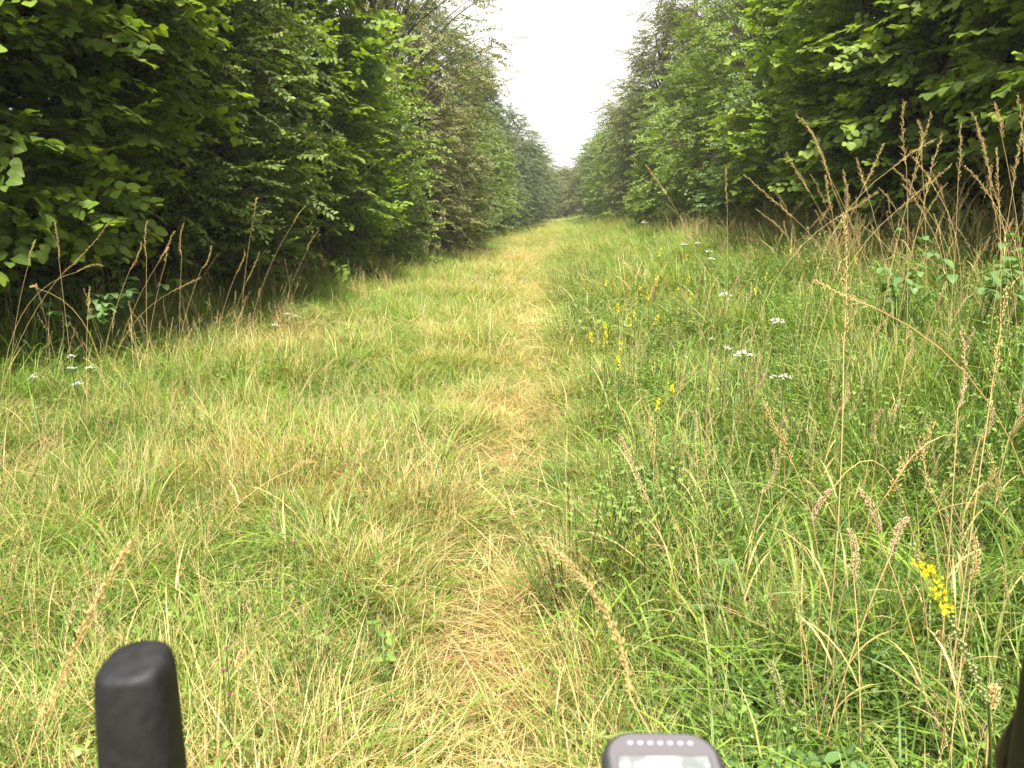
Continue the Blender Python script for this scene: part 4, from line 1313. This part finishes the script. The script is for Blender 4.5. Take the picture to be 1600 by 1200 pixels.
for sgn in (-1, 1):
    m_ = MB()
    X0 = sgn * HW
    rings = []
    # grip body from the bar forwards, then the upright horn with a slanted rounded cap
    prof = [(-.235, .000, .0225, .022), (-.20, .000, .0225, .021), (-.16, .0, .0228, .020), (-.12, .0, .0228, .019), (-.085, .0, .0222, .0188), (-.055, .001, .0215, .0188),
            (-.032, .002, .0208, .0184), (-.018, .003, .0203, .018), (-.0115, .0035, .0198, .0175)]
    for (dz, dy, a, b) in prof:
        rings.append(superell(X0 - (-dz - .0115) * .02 * sgn * 0, dy, top + dz, a * .89, b, 2.9, tiltx=.0))
    for k in range(1, 8):
        f = k / 7 * math.pi / 2
        s = math.cos(f) * .42 + .58 if k < 7 else .5
        rings.append(superell(X0, .0035, top - .0115 + .0085 * math.sin(f), .0176 * (1 - .42 * (1 - math.cos(f)) ** 1.2), .0175 * (1 - .42 * (1 - math.cos(f)) ** 1.2), 2.7, tiltx=.10 * sgn * -1 * k / 7, tilty=.22 * k / 7))
    for s in (.38, .2, .05):
        rings.append(superell(X0, .0035, top - .003 + .0012 * (1 - s), .0176 * s, .0175 * s, 2.4, tiltx=-.10 * sgn, tilty=.22))
    ring_loft(m_, rings)
    hd = m_.obj('brake_hood', RUB, bike)
    
    # right hood has a wider shoulder lower down, both have a gear lever in front
    lv = MB()
    tube(lv, [(X0, .028, top - .055), (X0 + sgn * .004, .045, top - .09), (X0 + sgn * .010, .040, top - .15), (X0 + sgn * .016, .022, top - .20)], [.0055, .0065, .006, .004], 8)
    lv.obj('brake_lever', ALU, bike)
    gb = MB()
    ring_loft(gb, [superell(X0, .005, top - .16 + dz, a, .023, 2.6) for dz, a in ((-.05, .019), (-.02, .022), (.03, .0232), (.062, .0225), (.074, .0195))])
    gb.obj('grip_shoulder', RUB, bike)
    dr = MB()
    tube(dr, [(X0, -.07, top - .205), (X0, -.02, top - .20), (X0, .015, top - .225), (X0, .018, top - .27), (X0, -.01, top - .315), (X0, -.06, top - .335), (X0, -.13, top - .335)], .0155, 10)
    dr.obj('bar_drop', TAPE, bike)
hb = MB()
tube(hb, [(-HW, -.07, top - .205), (-HW * .75, -.10, top - .205), (-.08, -.10, top - .2), (.08, -.10, top - .2), (HW * .75, -.10, top - .205), (HW, -.07, top - .205)], .0155, 12)
hb.obj('handlebar', TAPE, bike)
sm = MB(); tube(sm, [(0, -.10, top - .2), (0, -.19, top - .215)], [.02, .018], 12); sm.obj('stem', ALU, bike)
ht = MB(); tube(ht, [(0, -.19, top - .19), (0, -.165, top - .26), (0, -.12, top - .42)], [.021, .024, .024], 14); ht.obj('head_tube', FRAME, bike)
tt_ = MB(); tube(tt_, [(0, -.16, top - .29), (0, -.55, top - .33), (0, -.70, top - .34)], .017, 12); tt_.obj('top_tube', FRAME, bike)
for sgn in (-1, 1):
    fk = MB(); tube(fk, [(sgn * .02, -.12, top - .41), (sgn * .05, -.09, top - .50), (sgn * .052, -.02, .36)], [.014, .013, .009], 10); fk.obj('fork_leg', FRAME, bike)
wh = MB()
q = np.linspace(0, 2 * math.pi, 41)
hub = np.array([0, -.02, .35])
tube(wh, np.stack([0 * q, hub[1] + .335 * np.cos(q), hub[2] + .335 * np.sin(q)], 1), .018, 10, cap=False)
wo = wh.obj('wheel', simple_mat('tyre', (.02, .02, .02), .8, .2), bike)
rm = MB(); tube(rm, np.stack([0 * q, hub[1] + .310 * np.cos(q), hub[2] + .310 * np.sin(q)], 1), .011, 8, cap=False)
rm.obj('rim', ALU, wo)
spk = MB()
for k in range(24):
    a = k * 2 * math.pi / 24
    tube(spk, [hub + (.02 * (-1) ** k, 0, 0), (0, hub[1] + .305 * math.cos(a), hub[2] + .305 * math.sin(a))], .001, 3)
tube(spk, [hub - (.05, 0, 0), hub + (.05, 0, 0)], .02, 10)
spk.obj('spokes', ALU, wo)


def rrect(w_, h_, r_, z, n=7, top_bow=0.0):
    pts = []
    for cx, cy, a0 in ((w_ / 2 - r_, h_ / 2 - r_, 0), (-w_ / 2 + r_, h_ / 2 - r_, 90), (-w_ / 2 + r_, -h_ / 2 + r_, 180), (w_ / 2 - r_, -h_ / 2 + r_, 270)):
        for k in range(n):
            a = R(a0 + 90 * k / (n - 1))
            pts.append((cx + r_ * math.cos(a), cy + r_ * math.sin(a), z))
    pts = np.array(pts)
    if top_bow:
        m = pts[:, 1] > 0
        pts[m, 1] += top_bow * (1 - (pts[m, 0] / (w_ / 2)) ** 2)
    return pts


gt = P(1026, 1152, .405)       # middle of the unit's front edge, on top
W_, H_ = .0585, .114
yg = yawb + R(-1.0)
cxg = gt[0] - (-math.sin(yg)) * H_ / 2; cyg = gt[1] - math.cos(yg) * H_ / 2
gps = empty('bike_computer', (float(cxg), float(cyg), float(gt[2] - .018)), 'grey bicycle computer with white screen and row of light dots at the bottom', 'bike computer')
gps.rotation_euler = (R(4), 0, yg)
CASE = simple_mat('dark_casing', (.035, .036, .042), .45, .4, .1, 900)
BEZ = simple_mat('silver_grey_bezel', (.115, .107, .118), .55, .25)
c_ = MB()
ring_loft(c_, [rrect(W_ - .010, H_ - .010, .010, 0, top_bow=.003), rrect(W_ - .002, H_ - .002, .013, .003, top_bow=.003), rrect(W_, H_, .014, .008, top_bow=.003), rrect(W_, H_, .014, .0125, top_bow=.003),
               rrect(W_ - .0016, H_ - .0016, .0135, .0158, top_bow=.003), rrect(W_ - .0044, H_ - .0040, .0125, .0172, top_bow=.003)])
c_.obj('casing', CASE, gps)
# bezel: a frame with an opening
bz_ = MB()
o1 = rrect(W_ - .0062, H_ - .0060, .0120, .0174, top_bow=.003); o2 = rrect(W_ - .0082, H_ - .0080, .0112, .0184, top_bow=.003)
SW, SH, SY = .0440, .080, .001
i2 = rrect(SW, SH, .0016, .0184); i2[:, 1] += SY; i1 = rrect(SW - .0006, SH - .0006, .0014, .0177); i1[:, 1] += SY
n_ = len(o1)
V = np.concatenate([o1, o2, i2, i1]); F = []
for a in range(3):
    for k in range(n_):
        k2 = (k + 1) % n_
        F.append((a * n_ + k, a * n_ + k2, (a + 1) * n_ + k2, (a + 1) * n_ + k))
bz_.add(V, F); bz_.obj('bezel', BEZ, gps, smooth_=False)


def screen_mat():
    m, n = new_mat('lcd_screen')
    N = n.nodes.new; L = n.links.new
    o = N('ShaderNodeOutputMaterial'); p = N('ShaderNodeBsdfPrincipled')
    p.inputs['Roughness'].default_value = .25
    tc = N('ShaderNodeTexCoord')
    vo = N('ShaderNodeTexVoronoi'); vo.feature = 'DISTANCE_TO_EDGE'; vo.inputs['Scale'].default_value = 90
    nz = N('ShaderNodeTexNoise'); nz.inputs['Scale'].default_value = 75; nz.inputs['Detail'].default_value = 4
    L(tc.outputs['Object'], vo.inputs['Vector']); L(tc.outputs['Object'], nz.inputs['Vector'])
    r = N('ShaderNodeValToRGB'); r.color_ramp.elements[0].position = .42; r.color_ramp.elements[0].color = (.12, .13, .13, 1)
    r.color_ramp.elements[1].position = .52; r.color_ramp.elements[1].color = (.24, .265, .265, 1)
    L(nz.outputs[0], r.inputs[0])
    L(r.outputs[0], p.inputs['Base Color'])
    p.inputs['Emission Color'].default_value = (.8, .95, 1, 1); p.inputs['Emission Strength'].default_value = .03
    L(p.outputs[0], o.inputs[0])
    return m


sc_ = MB(); s1 = rrect(SW - .0008, SH - .0008, .0012, .0178); s1[:, 1] += SY
sc_.add(s1, [tuple(range(len(s1)))]); sc_.obj('screen', screen_mat(), gps, smooth_=False)
DOT = simple_mat('pale_dot', (.36, .33, .39), .4, .3)
for k in range(7):
    d_ = MB()
    q = np.linspace(0, 2 * math.pi, 12, endpoint=False)
    cx = (k - 3) * .0049; cy = H_ / 2 - .0085
    lo = np.stack([cx + .0014 * np.cos(q), cy + .0011 * np.sin(q), 0 * q + .0182], 1); hi = lo + (0, 0, .0006)
    ring_loft(d_, [lo, hi]); d_.obj('indicator_dot', DOT, gps, smooth_=False)
mt = MB()
tube(mt, [(0, -.02, -.001), (0, -.05, -.015), (0, -.11, -.045)], .009, 10)
mt.obj('mount_arm', ALU, gps)


# ------------------------------------------------------------------ every copied stalk is told by its look, its lean and what it stands next to
def pix(p):
    d = np.asarray(p, float) - CAM
    t = d @ _F
    return 800 + FPX * (d @ _R) / t, 600 - FPX * (d @ _U) / t


MARKS = [((210, 1020), 'left brake hood'), ((1030, 1150), 'bicycle computer'), ((1455, 910), 'large yellow spike'), ((1160, 552), 'largest white umbel'),
         ((1213, 500), 'second white umbel'), ((1226, 587), 'lower right umbel'), ((1133, 457), 'flat white umbel'), ((1040, 610), 'bright yellow pair'),
         ((990, 488), 'thick yellow spike'), ((1202, 425), 'lone yellow spike'), ((1343, 396), 'rightmost yellow spike'), ((126, 574), 'white umbel pair'), ((445, 495), 'pale umbels'),
         ((1318, 440), 'pale feathery stalk'), ((1300, 790), 'hooked pinkish seed head'), ((1523, 870), 'pale upright head'), ((1214, 1070), 'green cylinder head'),
         ((1012, 285), 'lone golden head'), ((1414, 200), 'highest golden plume'), ((1265, 230), 'leftmost golden stalk'), ((1560, 380), 'leafy thicket'), ((140, 460), 'broad-leaved shoots'),
         ((970, 730), 'long slanting tan head'), ((391, 510), 'lone pinkish head'), ((472, 728), 'pale slanting seed head'), ((354, 1030), 'purple flowers'), ((150, 940), 'blurred orange stalk'),
         ((910, 950), 'blurred tan stalk'), ((1285, 1150), 'light bramble'), ((1110, 690), 'leafy shoot'), ((870, 335), 'path far end'), ((800, 700), 'bare path patch'), ((1000, 350), 'distant white umbel'),
         ((700, 350), 'brownish hornbeam foot'), ((1080, 300), 'dark low bush'), ((560, 400), 'tall hazel foot')]
LOOK = {0: 'golden plume', 1: 'dense pinkish head', 2: 'arching golden plume', 3: 'green cylindrical head', 4: 'slim pale plume'}
bpy.context.view_layer.update()
labels = {}
depth = {}
for (o, k, sc) in copies:
    h = (.75, .62, .85, .55, .95)[k]; bnd = (.25, .12, .5, .15, .3)[k]
    mw = Matrix.LocRotScale(o.location, o.rotation_euler, o.scale)
    tp = np.array(mw @ Vector((bnd * h * .9, 0, h))); ft = np.array(o.location)
    (tx, ty), (fx, fy) = pix(tp), pix(ft)
    ln = 'upright' if abs(tx - fx) < .12 * abs(ty - fy) else ('leaning left' if tx < fx else 'leaning right')
    size = 'short' if sc * h < .42 else ('tall' if sc * h > .75 else 'middling')
    (mx_, my_), nm = min(MARKS, key=lambda q: (q[0][0] - tx) ** 2 + (q[0][1] - ty) ** 2)
    dx, dy = tx - mx_, ty - my_
    dist = math.hypot(dx, dy)
    near = 'close ' if dist < 45 else ('' if dist < 110 else 'well ')
    ang = math.degrees(math.atan2(-dy, dx)) % 360
    where = ['right of', 'above and right of', 'above', 'above and left of', 'left of', 'below and left of', 'below', 'below and right of'][int((ang + 22.5) // 45) % 8]
    o['label'] = f"{size} {LOOK[k]} {ln}, {near}{where} the {nm}"
    depth[o.name] = float((tp - CAM) @ _F)
    labels.setdefault(o['label'], []).append(o)
for lb, os_ in labels.items():
    n = len(os_)
    if n < 2 or n > 4: continue
    os_.sort(key=lambda q: depth[q.name])
    for q, wd in zip(os_, {2: ('nearer', 'farther'), 3: ('nearest', 'middle', 'farthest'), 4: ('nearest', 'nearer', 'farther', 'farthest')}[n]):
        q['label'] = wd + ' ' + lb.split(' ', 1)[1]

# ------------------------------------------------------------------ the damp summer air

HAZE = 0.0011
if HAZE:
    m, n = new_mat('haze_air')
    o = n.nodes.new('ShaderNodeOutputMaterial'); v = n.nodes.new('ShaderNodeVolumePrincipled')
    v.inputs['Color'].default_value = (.95, .96, 1, 1); v.inputs['Density'].default_value = HAZE
    v.inputs['Anisotropy'].default_value = .2
    n.links.new(v.outputs[0], o.inputs['Volume'])
    hb_ = MB(); V = [(x, y, z) for z in (-1.6, 16.0) for (x, y) in ((-152, -102), (152, -102), (152, 262), (-152, 262))]
    hb_.add(V, [(3, 2, 1, 0), (4, 5, 6, 7), (0, 1, 5, 4), (1, 2, 6, 5), (2, 3, 7, 6), (3, 0, 4, 7)])
    hz = hb_.obj('haze', m, smooth_=False)
    tag(hz, 'thin pale summer haze filling the ride and the wood', 'haze', kind='stuff')
    scene.cycles.volume_bounces = 0
